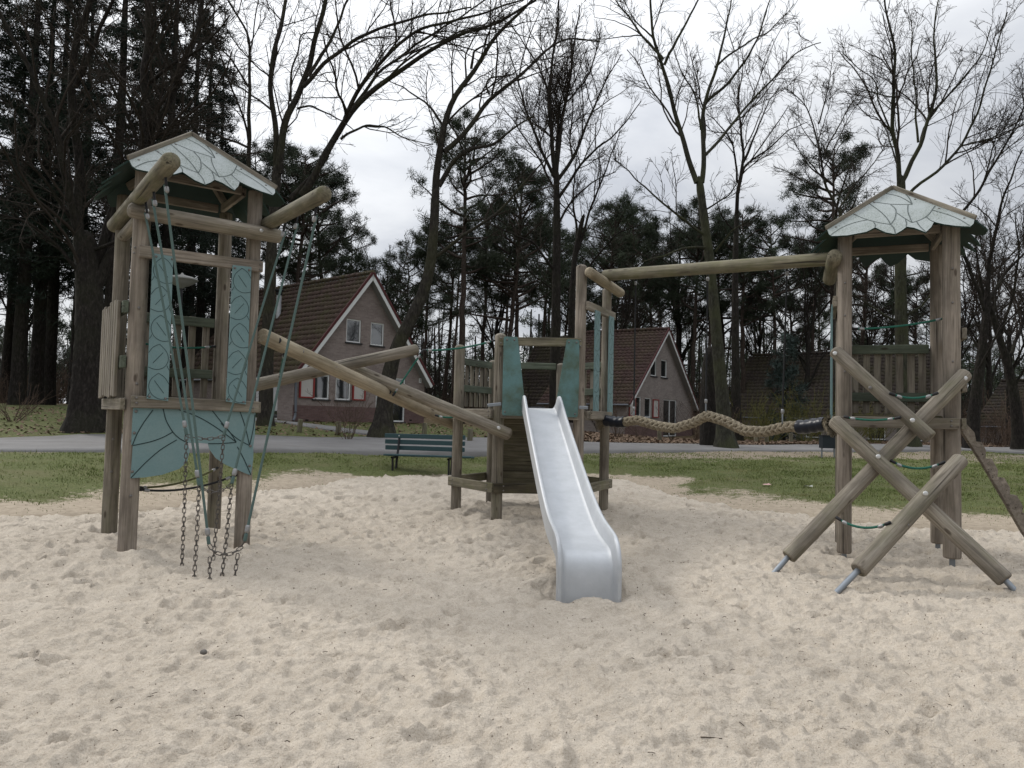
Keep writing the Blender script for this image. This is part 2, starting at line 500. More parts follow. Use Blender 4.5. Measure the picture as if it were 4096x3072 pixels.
def vnoise(x, y, seed=0):
    ix, iy = np.floor(x), np.floor(y); fx, fy = x - ix, y - iy
    fx = fx * fx * fx * (fx * (fx * 6 - 15) + 10); fy = fy * fy * fy * (fy * (fy * 6 - 15) + 10)
    a, b = _hash2(ix, iy, seed), _hash2(ix + 1, iy, seed); c, d = _hash2(ix, iy + 1, seed), _hash2(ix + 1, iy + 1, seed)
    return (a * (1 - fx) + b * fx) * (1 - fy) + (c * (1 - fx) + d * fx) * fy
def fbm(x, y, o=4, seed=0):
    s, a = 0, .5
    for i in range(o):
        s = s + a * vnoise(x, y, seed + i); x, y, a = x * 2.03 + 11.3, y * 2.03 + 5.7, a * .5
    return s
def smooth(a, b, x):
    t = np.clip((x - a) / (b - a), 0, 1); return t * t * (3 - 2 * t)

# signed distance to the sand's edge (positive on the grass)
def edge_sd(x, y):
    x, y = np.asarray(x, float), np.asarray(y, float)
    best = np.full(x.shape, 1e9)
    for i in range(len(EDGE) - 1):
        a, b = EDGE[i, :2], EDGE[i + 1, :2]; d = b - a; L2 = d @ d
        t = np.clip(((x - a[0]) * d[0] + (y - a[1]) * d[1]) / L2, 0, 1)
        best = np.minimum(best, (x - a[0] - t * d[0]) ** 2 + (y - a[1] - t * d[1]) ** 2)
    best = np.sqrt(best)
    # inside test by crossing count with the polygon closed behind the camera
    poly = np.vstack([EDGE[:, :2], [12, -12], [-14, -12]])
    ins = np.zeros(x.shape, bool)
    for i in range(len(poly)):
        x1, y1 = poly[i]; x2, y2 = poly[(i + 1) % len(poly)]
        c = ((y1 > y) != (y2 > y)) & (x < (x2 - x1) * (y - y1) / (y2 - y1 + 1e-12) + x1)
        ins ^= c
    sd = np.where(ins, -best, best)
    return sd + (fbm(x * .9, y * .9, 3, 40) - .44) * 1.3 + (fbm(x * 4, y * 4, 2, 47) - .37) * .35
def land(x, y):
    """height of the grass land (and of the floor under the sand)"""
    x, y = np.asarray(x, float), np.asarray(y, float)
    xx, yy = np.clip(x, -60, 60), np.clip(y, 2, 130)
    z = np.zeros(x.shape)
    for i in range(_n):
        z += _w[i] * _phi(np.hypot(xx - ctrl[i, 0], yy - ctrl[i, 1]))
    z += _w[_n] + _w[_n + 1] * xx + _w[_n + 2] * yy
    z = np.clip(z, -.2, 3.0)
    s = edge_sd(x, y)
    z = z * smooth(-.8, 1.2, s) + .05 * (1 - smooth(-.8, 1.2, s))
    z = np.where(s < .15, z - .5 * smooth(.12, -.5, s), z)
    k = smooth(.2, 1.5, s)
    return z + k * (.10 * (fbm(x * .5, y * .5, 3, 3) - .45) + .035 * (fbm(x * 2.5, y * 2.5, 2, 9) - .37))
def gz(x, y):
    return float(land(np.array([x]), np.array([y]))[0])

# footprints and scuffs in the sand
_fr = np.random.default_rng(5)
NF = 7500
fpx = _fr.uniform(-9, 9, NF); fpy = 1.2 + 17 * _fr.random(NF) ** .5
fpa = _fr.uniform(0, np.pi, NF); fpl = _fr.uniform(.05, .15, NF); fpw = fpl * _fr.uniform(.4, .75, NF); fpd = _fr.uniform(.005, .036, NF) * (.7 + .8 * _fr.random(NF) ** 3)
POSTS = ((-3.65, 7.25), (-2.775, 7.884), (-4.307, 8.157), (-3.43, 8.79), (-.17, 10.12), (.917, 10.196), (1.395, 11.176), (.785, 12.08), (-.302, 12.0), (-.78, 11.02), (3.565, 8.03), (4.49, 7.65), (3.945, 8.955), (4.87, 8.575), (.43, 5.95), (.8, 5.95))
def sand_h(x, y, detail=True):
    x, y = np.asarray(x, float), np.asarray(y, float)
    s = edge_sd(x, y)
    zb = np.interp(x, EDGE[:, 0], EDGE[:, 2])
    z = (zb + .03) * smooth(-3.0, .1, s)
    z = z + .10 * (fbm(x * .45, y * .45, 3, 60) - .44)
    z = z + .055 * (fbm(x * 2.6, y * 2.6, 3, 61) - .44)
    # heap beside the slide's end and hollows worn below the climbing logs and the chains
    for (hx, hy, r, h) in ((.33, 6.35, .35, .07), (.95, 6.1, .3, .05), (2.7, 6.75, .7, -.05), (3.9, 7.0, .8, -.05), (-2.6, 6.6, .7, -.03), (-3.65, 7.2, .4, .03), (.6, 5.4, .5, -.02)):
        z = z + h * np.exp(-((x - hx) ** 2 + (y - hy) ** 2) / r ** 2)
    for (hx, hy) in POSTS:
        d2 = (x - hx) ** 2 + (y - hy) ** 2
        z = z - .05 * np.exp(-d2 / .17 ** 2) + .028 * np.exp(-(np.sqrt(d2) - .3) ** 2 / .008)
    z = z - .45 * smooth(-.05, .7, s)
    return z
def sz(x, y):
    return float(sand_h(np.array([x]), np.array([y]))[0])

def sand_mesh():
    NY, NX = 560, 700
    yy = 1.3 * (19.5 / 1.3) ** np.linspace(0, 1, NY)
    tt = np.linspace(-1, 1, NX)
    Y = np.repeat(yy[:, None], NX, 1)
    X = tt[None, :] * (Y * .86 + .9) + (tt[None, :] ** 7) * 4.5
    z = sand_h(X, Y)
    # small lumps
    rid = 1 - np.abs(2 * fbm(X * 5.6 + .7 * fbm(X * 2, Y * 2, 2, 80), Y * 5.6, 3, 70) - 1)
    z += .05 * (rid - .8) + .062 * (fbm(X * 8.5, Y * 9.5, 3, 71) - .44) + .04 * (fbm(X * 24, Y * 28, 3, 72) - .44)
    for i in range(NF):
        j0, j1 = np.searchsorted(yy, [fpy[i] - .36, fpy[i] + .36])
        if j1 <= j0: continue
        row = X[(j0 + j1) // 2]
        k0, k1 = np.searchsorted(row, [fpx[i] - .5, fpx[i] + .5])
        if k1 <= k0: continue
        dx, dy = X[j0:j1, k0:k1] - fpx[i], Y[j0:j1, k0:k1] - fpy[i]
        c, sn = math.cos(fpa[i]), math.sin(fpa[i])
        q = ((dx * c + dy * sn) / fpl[i]) ** 2 + ((-dx * sn + dy * c) / fpw[i]) ** 2
        z[j0:j1, k0:k1] += fpd[i] * (-1.2 * np.exp(-(q * 1.1) ** 2) + .6 * np.exp(-(np.sqrt(q) - 1.2) ** 2 * 9))
    V = np.stack([X, Y, z], -1).reshape(-1, 3)
    i = np.arange(NY - 1)[:, None] * NX + np.arange(NX - 1)[None]
    F = np.stack([i, i + 1, i + NX + 1, i + NX], -1).reshape(-1, 4)
    return V, F
m = mat('sand', (.45, .37, .28), .95, spec=.15); t = NT(m)
v = t.coord('Object')
big = t.noise(v, .7, 4, .6); med = t.noise(v, 6, 5, .7); fine = t.noise(v, 160, 4, .75); grit = t.noise(v, 420, 2, .6)
c = t.ramp(med, [(.3, (.43, .375, .305)), (.5, (.52, .458, .378)), (.7, (.575, .51, .425))])
c = t.mix(t.mul(t.rampf(big, .45, .7), .35), c, (.35, .305, .245))
c = t.mix(t.mul(t.rampf(fine, .50, .68), .68), c, (.22, .175, .125))
c = t.mix(t.mul(t.rampf(t.noise(v, 42, 4, .75), .5, .72), .38), c, (.27, .22, .165))
c = t.mix(t.mul(t.rampf(grit, .66, .74), .7), c, (.09, .075, .06))
c = t.mix(t.mul(t.rampf(grit, .34, .27), .5), c, (.6, .55, .47))
t.base(c)
hb = t.mul(t.mul(fine, .35), t.mul(t.noise(v, 38, 4, .6), 1.4), 'ADD')
t.bump(hb, 1.0, .017)
SAND = m
V, F = sand_mesh()
o = place('sand', new_mesh('sand', V, F, True), SAND); o['kind'] = 'structure'

# grass land, verge and wood floor: one sheet to the horizon
def axis(core, ext):
    return np.r_[[-x for x in ext[::-1]], core, ext]
xs = np.r_[-700, -400, -250, -160, -110, -80, np.arange(-60, -24, 2.5), np.arange(-24, 26, .28), np.arange(26, 60, 2.5), 80, 110, 160, 250, 400, 700]
ys = np.r_[-60, -30, -12, np.arange(-6, 6, 1.5), np.arange(6, 40, .28), np.arange(40, 100, 2.2), 110, 130, 160, 210, 300, 450, 800]
X, Y = np.meshgrid(xs, ys)
Z = land(X, Y)
# sink slightly under the road so its edge stays clean
rc = np.vstack([RN, RF[::-1]])[:, :2]
def in_poly(x, y, poly):
    ins = np.zeros(np.shape(x), bool)
    for i in range(len(poly)):
        x1, y1 = poly[i]; x2, y2 = poly[(i + 1) % len(poly)]
        ins ^= ((y1 > y) != (y2 > y)) & (x < (x2 - x1) * (y - y1) / (y2 - y1 + 1e-12) + x1)
    return ins
inr = in_poly(X, Y, rc)
V = np.stack([X, Y, Z - .035 * inr], -1).reshape(-1, 3)
NX = len(xs); i = np.arange(len(ys) - 1)[:, None] * NX + np.arange(NX - 1)[None]
F = np.stack([i, i + 1, i + NX + 1, i + NX], -1).reshape(-1, 4)
me = new_mesh('ground', V, F, True)
# soil map: how grassy / littered / sandy each spot of the land is (stored per vertex)
S = edge_sd(X, Y)
near_d = np.interp(X, RN[:, 0], RN[:, 1]); far_d = np.interp(X, RF[:, 0], RF[:, 1])
def narrow(X):
    return np.interp(X, [-5.5, -3, 2.4, 4.5], [1, .3, .3, 1])
def worn(X, Y):
    w = np.exp(-((X - 8) / 6) ** 2 - ((Y - np.interp(X, RN[:, 0], RN[:, 1]) + .9) / 1.5) ** 2) * 1.05
    w += np.exp(-((X - 15) / 5) ** 2 - ((Y - np.interp(X, RN[:, 0], RN[:, 1]) + 2.5) / 2.0) ** 2) * .5
    w += .3 * np.exp(-(np.abs(Y - np.interp(X, RN[:, 0], RN[:, 1])) / .3) ** 2)
    return w
sandy = np.clip(smooth(2.3, .2, S / narrow(X)), 0, 1)
bare = np.clip(worn(X, Y) + .3 * smooth(.52, .68, fbm(X * .8, Y * .8, 4, 21)), 0, 1)
litter = smooth(-.2, 1.2, Y - far_d) * np.clip(.30 + .8 * smooth(-2, 3, X) + .4 * smooth(28, 40, Y), 0, 1)
litter = np.clip(litter - .75 * smooth(-13, -10, X) * smooth(1, -3, X) * smooth(33, 27, Y), 0, 1)
ca = me.color_attributes.new('soil', 'FLOAT_COLOR', 'POINT')
ca.data.foreach_set('color', np.stack([sandy, bare, litter, np.ones_like(sandy)], -1).astype(np.float32).ravel())
m = mat('land', (.1, .1, .05), .95, spec=.1); t = NT(m)
at = t.n('ShaderNodeAttribute'); at.attribute_name = 'soil'
sp = t.n('ShaderNodeSeparateColor'); t.l(at.outputs['Color'], sp.inputs[0])
v = t.coord('Object'); n1 = t.noise(v, 1.2, 5, .65); n2 = t.noise(v, 9, 5, .7); n3 = t.noise(v, 60, 4, .7)
g = t.ramp(t.noise(v, 34, 5, .75), [(.3, (.035, .042, .016)), (.48, (.085, .10, .036)), (.6, (.125, .135, .055)), (.74, (.20, .19, .105))])
g = t.mix(t.mul(t.rampf(n1, .45, .65), .5), g, (.13, .115, .062))
d = t.ramp(n2, [(.3, (.15, .12, .085)), (.6, (.25, .21, .16)), (.8, (.31, .27, .21))])
lf = t.ramp(n3, [(.3, (.045, .03, .018)), (.5, (.11, .075, .045)), (.72, (.20, .145, .095))])
lf = t.mix(t.mul(t.rampf(n1, .4, .62), .55), lf, (.07, .07, .025))
sn = t.ramp(n2, [(.3, (.26, .215, .16)), (.6, (.38, .32, .245))])
def msk(ch, nz, w=.5):
    a = t.mul(sp.outputs[ch], t.mul(t.mul(nz, .5, 'SUBTRACT'), 1.1), 'ADD')
    x = t.n('ShaderNodeMapRange', interpolation_type='SMOOTHSTEP'); x.inputs['From Min'].default_value = .32; x.inputs['From Max'].default_value = .62
    t.l(a, x.inputs[0]); return x.outputs[0]
c = t.mix(msk(1, n2), g, d)
c = t.mix(msk(2, n2), c, lf)
c = t.mix(msk(0, n2), c, sn)
c = t.mix(t.mul(t.rampf(n3, .5, .75), .35), c, t.mix(.5, c, (.02, .018, .01)))
t.base(c); t.bump(t.mul(n3, t.mul(n2, 2.0), 'ADD'), .8, .012)
LAND = m
o = place('ground', me, LAND); o['kind'] = 'structure'

# asphalt road with a thin raised edge
def strip(A, B, n, lift):
    a = resample(A, n); b = resample(B, n)
    V, F = [], []
    for k in range(n):
        for q in np.linspace(0, 1, 9):
            p = a[k] * (1 - q) + b[k] * q
            V.append((p[0], p[1], 0))
    V = np.array(V)
    zl = land(V[:, 0], V[:, 1]).reshape(n, 9)
    z = zl.mean(1, keepdims=True) * .5 + zl * .5
    for _ in range(6):
        z[1:-1] = .25 * z[:-2] + .5 * z[1:-1] + .25 * z[2:]
    crown = np.sin(np.linspace(0, np.pi, 9))[None] * .05
    V[:, 2] = (np.maximum(z, zl - .01) + crown + lift).ravel()
    nv = len(V)
    for k in range(n - 1):
        for q in range(8):
            F.append((k * 9 + q, k * 9 + q + 1, k * 9 + 10 + q, k * 9 + 9 + q))
    # skirts
    W = V.copy(); W[:, 2] -= .15
    V = np.vstack([V, W])
    for k in range(n - 1):
        F.append((k * 9, k * 9 + 9, nv + k * 9 + 9, nv + k * 9)); F.append((k * 9 + 8, nv + k * 9 + 8, nv + k * 9 + 17, k * 9 + 17))
    return V, F
m = mat('asphalt', (.17, .165, .16), .9, spec=.2); t = NT(m); v = t.coord('Object')
c = t.ramp(t.noise(v, .8, 5, .6), [(.35, (.14, .135, .13)), (.65, (.19, .185, .18))])
c = t.mix(t.mul(t.rampf(t.noise(v, 200, 3, .7), .5, .7), .4), c, (.08, .078, .075))
t.base(c); t.bump(t.noise(v, 150, 3, .7), .3, .006)
V, F = strip(RN, RF, 90, .022)
o = place('road', new_mesh('road', V, F, True), m); o['kind'] = 'structure'
PATH_A = [G(900, 1668, 1.18), G(1040, 1688, 1.12), G(1250, 1708, 1.0), G(1400, 1722, .92), G(1520, 1737, .82)]
pa = np.array([tuple(p) for p in (P(820, 1672, 29), P(1040, 1690, 27.2), P(1250, 1708, 25.8), P(1400, 1722, 24.9), P(1520, 1738, 24.1))])
pb = pa + np.array([.35, 1.15, 0])
V, F = strip(pa, pb, 30, .02)
o = place('path', new_mesh('path', V, F, True), m); o['kind'] = 'structure'

# grass blades on the lawn and thin tufts over the sand's edge
def blades():
    r = np.random.default_rng(3)
    N = 520000
    # sample in view-ish polar strip
    ang = r.uniform(-.82, .82, N); dist = 8.2 + 17.5 * r.random(N) ** .85
    x, y = dist * np.tan(ang) * .95, dist
    s = edge_sd(x, y); nd = np.interp(x, RN[:, 0], RN[:, 1])
    dens = smooth(-.1, 2.8, s / narrow(x)) ** 1.1 * .96 + .04
    dens = dens * (1 - .93 * np.clip(worn(x, y), 0, 1)) * (.35 + .65 * smooth(.62, .45, fbm(x * .8, y * .8, 4, 21))) 
    dens *= smooth(.30, .48, fbm(x * 1.9, y * 1.9, 3, 33)) * .75 + .25
    k = (r.random(N) < dens) & (s > -.1) & (y < nd - .12)
    x, y, s = x[k], y[k], s[k]
    # a second crop beyond the road, left side
    n = len(x)
    h = r.uniform(.015, .042, n) * (.5 + .6 * smooth(0, 2.5, s)) * (1 + .9 * (r.random(n) < .06))
    a = r.uniform(0, 6.28, n); lean = r.uniform(.1, .8, n) * h
    w = r.uniform(.004, .0075, n) * np.clip(y / 11, 1, 2.2)
    z = land(x, y) - .004
    z = np.maximum(z, sand_h(x, y) - .01)
    b = np.stack([x, y, z], -1); dx = np.stack([np.cos(a), np.sin(a), 0 * a], -1)
    la = a + r.uniform(1, 2, n); tip = b + np.stack([np.cos(la) * lean, np.sin(la) * lean, h], -1)
    V = np.stack([b - dx * w[:, None], b + dx * w[:, None], tip], 1).reshape(-1, 3)
    F = np.arange(len(V)).reshape(-1, 3)
    return V, F
m = mat('grass_blade', (.075, .10, .03), .8, spec=.2); t = NT(m); v = t.coord('Object')
c = t.ramp(t.noise(v, 1.1, 4, .6), [(.35, (.10, .14, .034)), (.55, (.145, .175, .055)), (.7, (.24, .23, .10))])
c = t.mix(t.mul(t.rampf(t.noise(v, 40, 2, .5), .45, .65), .55), c, (.19, .175, .09))
t.base(c)
V, F = blades()
o = place('lawn_grass', new_mesh('lawn_grass', V, F), m, kind='stuff'); tag(o, 'short patchy green lawn between the sand and the asphalt road', 'grass')
# ------------------------------------------------------------------ the playground
DECK = 1.5
def v3(p, z): return Vector((p[0], p[1], z))
_bolt_cache = {}
def bolt(p, n, parent, r=.016, m=None):
    m = m or BOLT
    key = (round(r, 3), m.name)
    if key not in _bolt_cache:
        V, F = ring_mesh([(-.004, r), (.003, r), (.006, r * .8), (.0075, r * .35)], 10)
        _bolt_cache[key] = new_mesh('bolt', V, F, True); _bolt_cache[key].materials.append(m)
    n = Vector(n)
    return place('bolt', _bolt_cache[key], None, parent, frame(Vector(p), Vector(p) + n))

def railing(A, B, ztop, zlow, n, out, parent, zb=1.53, over=.06, gap=0.0, sw=.075):
    """two rails with upright slats between two posts; 'out' points away from the deck"""
    A, B, out = Vector(A), Vector(B), Vector(out)
    d = (B - A).normalized()
    a, b = A + d * .085, B - d * .085
    for z, nm in ((ztop, 'top_rail'), (zlow, 'bottom_rail')):
        plank(nm, v3(a, z), v3(b, z), .105, .045, RAILG, parent, up=(0, 0, 1))
    L = (b - a).length
    for k in range(n):
        p = a + d * (L * (k + .5) / n) + out * .045
        t = ztop + over + random.uniform(-.012, .012)
        plank('slat', v3(p, zb), v3(p + d * random.uniform(-.006, .006), t), sw, .028, WOOD, parent, up=d)

LEAF_P = [(655, 405), (668, 440), (690, 451), (790, 445), (920, 420), (980, 390), (1045, 422), (1105, 433), (1155, 408), (1200, 382), (1260, 388), (1345, 415), (1400, 378), (1430, 345), (1500, 358), (1600, 368), (1702, 370), (1735, 350), (1755, 320)]
LEAF_L = [[(1085, 145), (1180, 165), (1250, 200), (1282, 225)], [(985, 207), (1100, 228), (1282, 228)], [(1240, 148), (1270, 180), (1282, 225)],
          [(960, 222), (1030, 280), (1070, 330), (1083, 368)], [(835, 295), (920, 335), (1020, 362), (1085, 370)], [(1105, 230), (1140, 265), (1120, 330), (1085, 370)],
          [(1245, 232), (1230, 280), (1250, 355)], [(1140, 292), (1200, 330), (1250, 355)], [(1470, 235), (1400, 300), (1330, 335), (1250, 355)],
          [(1440, 265), (1560, 295), (1640, 325), (1700, 366)], [(1375, 310), (1400, 335), (1430, 347)], [(682, 443), (760, 390), (850, 355), (930, 340)],
          [(1085, 370), (1105, 400), (1105, 430)], [(1200, 335), (1205, 360), (1195, 382)], [(1290, 350), (1310, 385), (1345, 412)], [(975, 355), (985, 375), (980, 390)]]
def leafuv(x, y):
    return ((x - 1135) / (480 if x < 1135 else 620), (405 + (x - 655) * (-85) / 1100 - y) / 258)

def roof(C, e1, e2, hw, ze, za, parent):
    A = Vector((C[0], C[1], za))
    for k in range(4):
        ang = k * math.pi / 2
        f1 = e1 * math.cos(ang) + e2 * math.sin(ang)
        f2 = e2 * math.cos(ang) - e1 * math.sin(ang)
        E = Vector((C[0], C[1], ze)) - f2 * hw
        q = lambda u, v: E + f1 * (u * hw) + (A - E) * v
        n = f1.cross(A - E).normalized()
        pts = [q(*leafuv(*p)) for p in LEAF_P] + [A]
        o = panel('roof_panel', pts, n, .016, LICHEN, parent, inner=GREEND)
        g = lines('leaf_groove', [[q(*leafuv(*p)) for p in l] for l in LEAF_L], n, .009, GROOVE_W, parent)
        sub(g, o)
        for u in (-.9, -.6, -.3, .3, .6, .9):
            v = 1 - abs(u) - .06
            b = bolt(q(u * .97, v), n, parent, .011); sub(b, o)
        c0 = Vector((C[0], C[1], ze)) - f2 * hw - f1 * hw
        plank('hip_batten', c0 + Vector((0, 0, .02)) + (c0 - A).normalized() * .02, A + Vector((0, 0, .02)), .05, .02, WOOD, parent, up=(0, 0, 1))
        # rafters and eave beams below the panels
        c1 = v3(Vector((C[0], C[1], 0)) - f2 * (hw * .74) - f1 * (hw * .74), ze + .06)
        plank('rafter', c1, A - Vector((0, 0, .13)), .09, .045, WOOD, parent, up=(0, 0, 1))
        a0 = v3(Vector((C[0], C[1], 0)) - f2 * (hw * .66) - f1 * (hw * .6), ze - .02); a1 = v3(Vector((C[0], C[1], 0)) - f2 * (hw * .66) + f1 * (hw * .6), ze - .02)
        plank('eave_beam', a0, a1, .09, .045, WOOD_P, parent, up=(0, 0, 1))

def deck(o, e1, e2, s1, s2, parent, nb=9):
    w = s2 / nb
    for k in range(nb):
        c = Vector(o) + e2 * (w * (k + .5))
        ins = .09 if k in (0, nb - 1) else -.02
        plank('deck_board', v3(c + e1 * ins, DECK - .018), v3(c + e1 * (s1 - ins), DECK - .018), w - .012, .034, WOOD_D, parent, up=e2)

# ---------------- left tower
E1 = Vector((.81, .587, 0)).normalized(); E2 = Vector((-E1.y, E1.x, 0))
FL = Vector((-3.65, 7.25, 0)); s1, s2 = 1.08, 1.12
FR, BL, BR = FL + E1 * s1, FL + E2 * s2, FL + E1 * s1 + E2 * s2
CL = (FL + BR) / 2
TL = thing('play_tower', 'roofed wooden play tower with tall teal leaf panels and outrigger logs for a rope climber', 'play tower', (CL.x, CL.y, 0))
for p, r, m in ((FL, .084, WOOD_P), (FR, .078, WOOD_P), (BL, .08, WOOD), (BR, .077, WOOD)):
    log('post', v3(p, sz(p.x, p.y) - .12), v3(p, 3.72), r, m, TL, r2=r * .95, dome=(0, 0), label=None)
deck(FL, E1, E2, s1, s2, TL)
N = -E2
def fr(px, py, off=.0):                       # a photo point carried to the tower's front face
    return PL(px, py, FL + N * (.08 + off), N)
# front rails
a, b = fr(523, 1606, .025), fr(1033, 1628, .025)
plank('deck_beam', a, b, .115, .05, WOOD, TL, up=(0, 0, 1))
for q in ((546, 1592), (546, 1612), (1012, 1610), (1012, 1632)):
    bolt(fr(*q, .052), N, TL, .012)
for q in ((540, 990), (536, 1012), (1042, 1058), (1042, 1078)):
    bolt(fr(*q, .05), N, TL, .012)
plank('cross_rail', fr(556, 1004, .022), fr(1050, 1068, .022), .115, .044, WOOD_P, TL, up=(0, 0, 1))
log('head_beam', PL(508, 838, FL + N * .15, N), PL(1128, 948, FL + N * .15, N), .074, WOOD, TL, dome=(1, 1))
for q in ((588, 842), (1046, 922)):
    bolt(PL(*q, FL + N * .225, N), N, TL, .02, BOLTB)
# side and back deck beams
for (p, q, o_) in ((FL, BL, -E1), (BL, BR, E2), (FR, BR, E1)):
    d = (q - p).normalized()
    plank('deck_beam', v3(p - d * .06 + o_ * .103, 1.425), v3(q + d * .06 + o_ * .103, 1.425), .115, .044, WOOD, TL, up=(0, 0, 1))
railing(BL + E2 * .0, BR, 2.40, 1.80, 6, E2, TL)
# left side: a close row of outer slats on two rails
for z in (2.36, 1.83):
    plank('side_rail', v3(FL - E1 * .11 - E2 * .03, z), v3(BL - E1 * .11 + E2 * .05, z), .12, .05, RAILG, TL, up=(0, 0, 1))
for k in range(8):
    p = FL - E1 * .155 + E2 * (.10 + .135 * k)
    plank('slat', v3(p, 1.5 + random.uniform(-.02, .01)), v3(p, 2.43 + random.uniform(-.02, .03)), .095, .03, WOOD, TL, up=E2)
# top side beams (round) and the two outriggers that carry the rope climber
log('outrigger', P(455, 905, 8.25), P(688, 640, 5.95), .073, WOOD_G, TL, r2=.076, dome=(0, 1))
log('outrigger', P(1030, 918, 8.25), P(1302, 772, 6.35), .066, WOOD_G, TL, r2=.07, dome=(0, 1))
log('side_beam', v3(FL - E1 * .0 + E2 * .2, 3.26), v3(BL, 3.26), .06, WOOD, TL)
roof(CL, E1, E2, .70, 3.75, 4.36, TL)
# teal strips and the big leaf apron
def strip_panel(cs, nm='leaf_strip', mt=TEAL, off=.055, th=.016, parent=None, proj_=None, seed=1, tn=None):
    o = panel(nm, [proj_(*c) for c in cs], tn, th, mt, parent)
    rs = random.Random(seed)
    ls = []
    (ax, ay), (bx, by), (cx, cy), (dx, dy) = cs[0], cs[1], cs[2], cs[3]
    def uv(u, v):
        x = (ax + (bx - ax) * u) * (1 - v) + (dx + (cx - dx) * u) * v; y = (ay + (by - ay) * u) * (1 - v) + (dy + (cy - dy) * u) * v
        return proj_(x, y)
    nl = 5
    for k in range(nl):
        v0 = (k + .1) / nl; h = .8 / nl; s = 1 if k % 2 else -1
        f = lambda u: .5 + s * (u - .5)
        ls.append([uv(f(.0), v0 + h * 1.02), uv(f(.4), v0 + h * 1.12), uv(f(.8), v0 + h * .95), uv(f(.97), v0 + h * .6), uv(f(.86), v0 + h * .25), uv(f(.5), v0 - h * .02)])
        ls.append([uv(f(.22), v0 + h * .82), uv(f(.42), v0 + h * .6), uv(f(.68), v0 + h * .32)])
        ls.append([uv(f(.5), v0 - h * .02), uv(f(.2), v0 + h * .12), uv(f(.0), v0 + h * .4)])
        ls.append([uv(f(.88), v0 + h * .86), uv(f(.94), v0 + h * .98), uv(f(1.0), v0 + h * 1.05)])
    g = lines('leaf_groove', ls, tn, .0048, GROOVE, parent); sub(g, o)
    return o
f1_ = lambda x, y: fr(x, y, .068)
o = strip_panel([(611, 1012), (693, 1026), (673, 1604), (587, 1594)], proj_=f1_, parent=TL, tn=N)
o['label'] = 'teal leaf strip on the post by the slatted side'
o = strip_panel([(931, 1060), (1006, 1068), (984, 1618), (905, 1606)], proj_=f1_, parent=TL, tn=N, seed=2)
for q in ((625, 1026), (690, 1036), (598, 1586), (662, 1594), (940, 1072), (997, 1080), (915, 1598), (974, 1608)):
    bolt(fr(*q, .072), N, TL, .012)
AP = [(265, 545), (970, 560), (967, 700), (958, 760), (957, 850), (943, 940), (905, 926), (870, 910), (800, 880), (740, 840), (705, 790), (696, 757), (640, 752), (580, 752), (590, 800), (575, 860), (530, 903), (430, 937), (330, 952), (248, 957), (256, 860), (262, 768), (253, 762), (258, 650)]
c2 = lambda x, y: fr(350 + x * .693, 1250 + y * .693, .014)
o = panel('apron_panel', [c2(*p) for p in AP], N, .016, TEAL, TL)
AL = [[(378, 562), (320, 640), (280, 710), (260, 765)], [(262, 768), (360, 748), (430, 725), (492, 690)], [(435, 548), (450, 620), (490, 690), (530, 730), (580, 752)], [(250, 955), (330, 870), (420, 790), (515, 735)],
      [(530, 562), (640, 600), (740, 660), (858, 748)], [(715, 560), (770, 630), (830, 700), (858, 748)], [(858, 750), (760, 757), (696, 757)], [(770, 640), (860, 730), (935, 768)], [(880, 572), (905, 640), (925, 720), (935, 768)], [(935, 768), (960, 660), (966, 590)],
      [(865, 775), (905, 850), (943, 938)]]
g = lines('leaf_groove', [[c2(*p) for p in l] for l in AL], N, .009, GROOVE, TL); sub(g, o)
for q in ((280, 570), (270, 695), (258, 918), (940, 770), (935, 885), (955, 575)):
    bolt(c2(*q) + N * .004, N, TL, .014)
for p, zs in ((FL, (2.35, 1.62, 1.08, .55)), (BL, (1.05, .7))):
    for z in zs:
        bolt(v3(p, z) + N * .083 + E1 * random.uniform(-.02, .02), N, TL, .014)
# safety ropes between the posts
def tie(a, b, sag, m, parent, r=.011, ferr=True, nm='tie_rope'):
    a, b = Vector(a), Vector(b)
    pts = [a.lerp(b, t) - Vector((0, 0, 4 * sag * t * (1 - t))) for t in np.linspace(0, 1, 9)]
    o = cord(nm, pts, r, m, parent, 18, 8)
    d = (b - a).normalized()
    if ferr:
        for p, s in ((0, 1), (1, -1)):
            k = pts[1] - pts[0] if p == 0 else pts[-2] - pts[-1]; k.normalize()
            e = a if p == 0 else b
            f = log('ferrule', e + k * .06, e + k * .12, .017, FERR, parent, dome=(0, 0), sides=10, wob=0); sub(f, o)
            f = log('loop_end', e - k * .01, e + k * .06, .015, BLACK, parent, dome=(1, 0), sides=8, wob=0); sub(f, o)
    return o
tie(BL + Vector((0, 0, 2.14)) + E1 * .08, BR + Vector((0, 0, 2.13)) - E1 * .07 - E2 * .03, .05, ROPEG, TL)
tie(FL + Vector((0, 0, .62)) + E1 * .08, BR + Vector((0, 0, .72)) - E2 * .08, .06, ROPEY, TL)
tie(FL + Vector((0, 0, .60)) + E1 * .07 + E2 * .04, FR + Vector((0, 0, .72)) - E1 * .08, .07, ROPEK, TL)

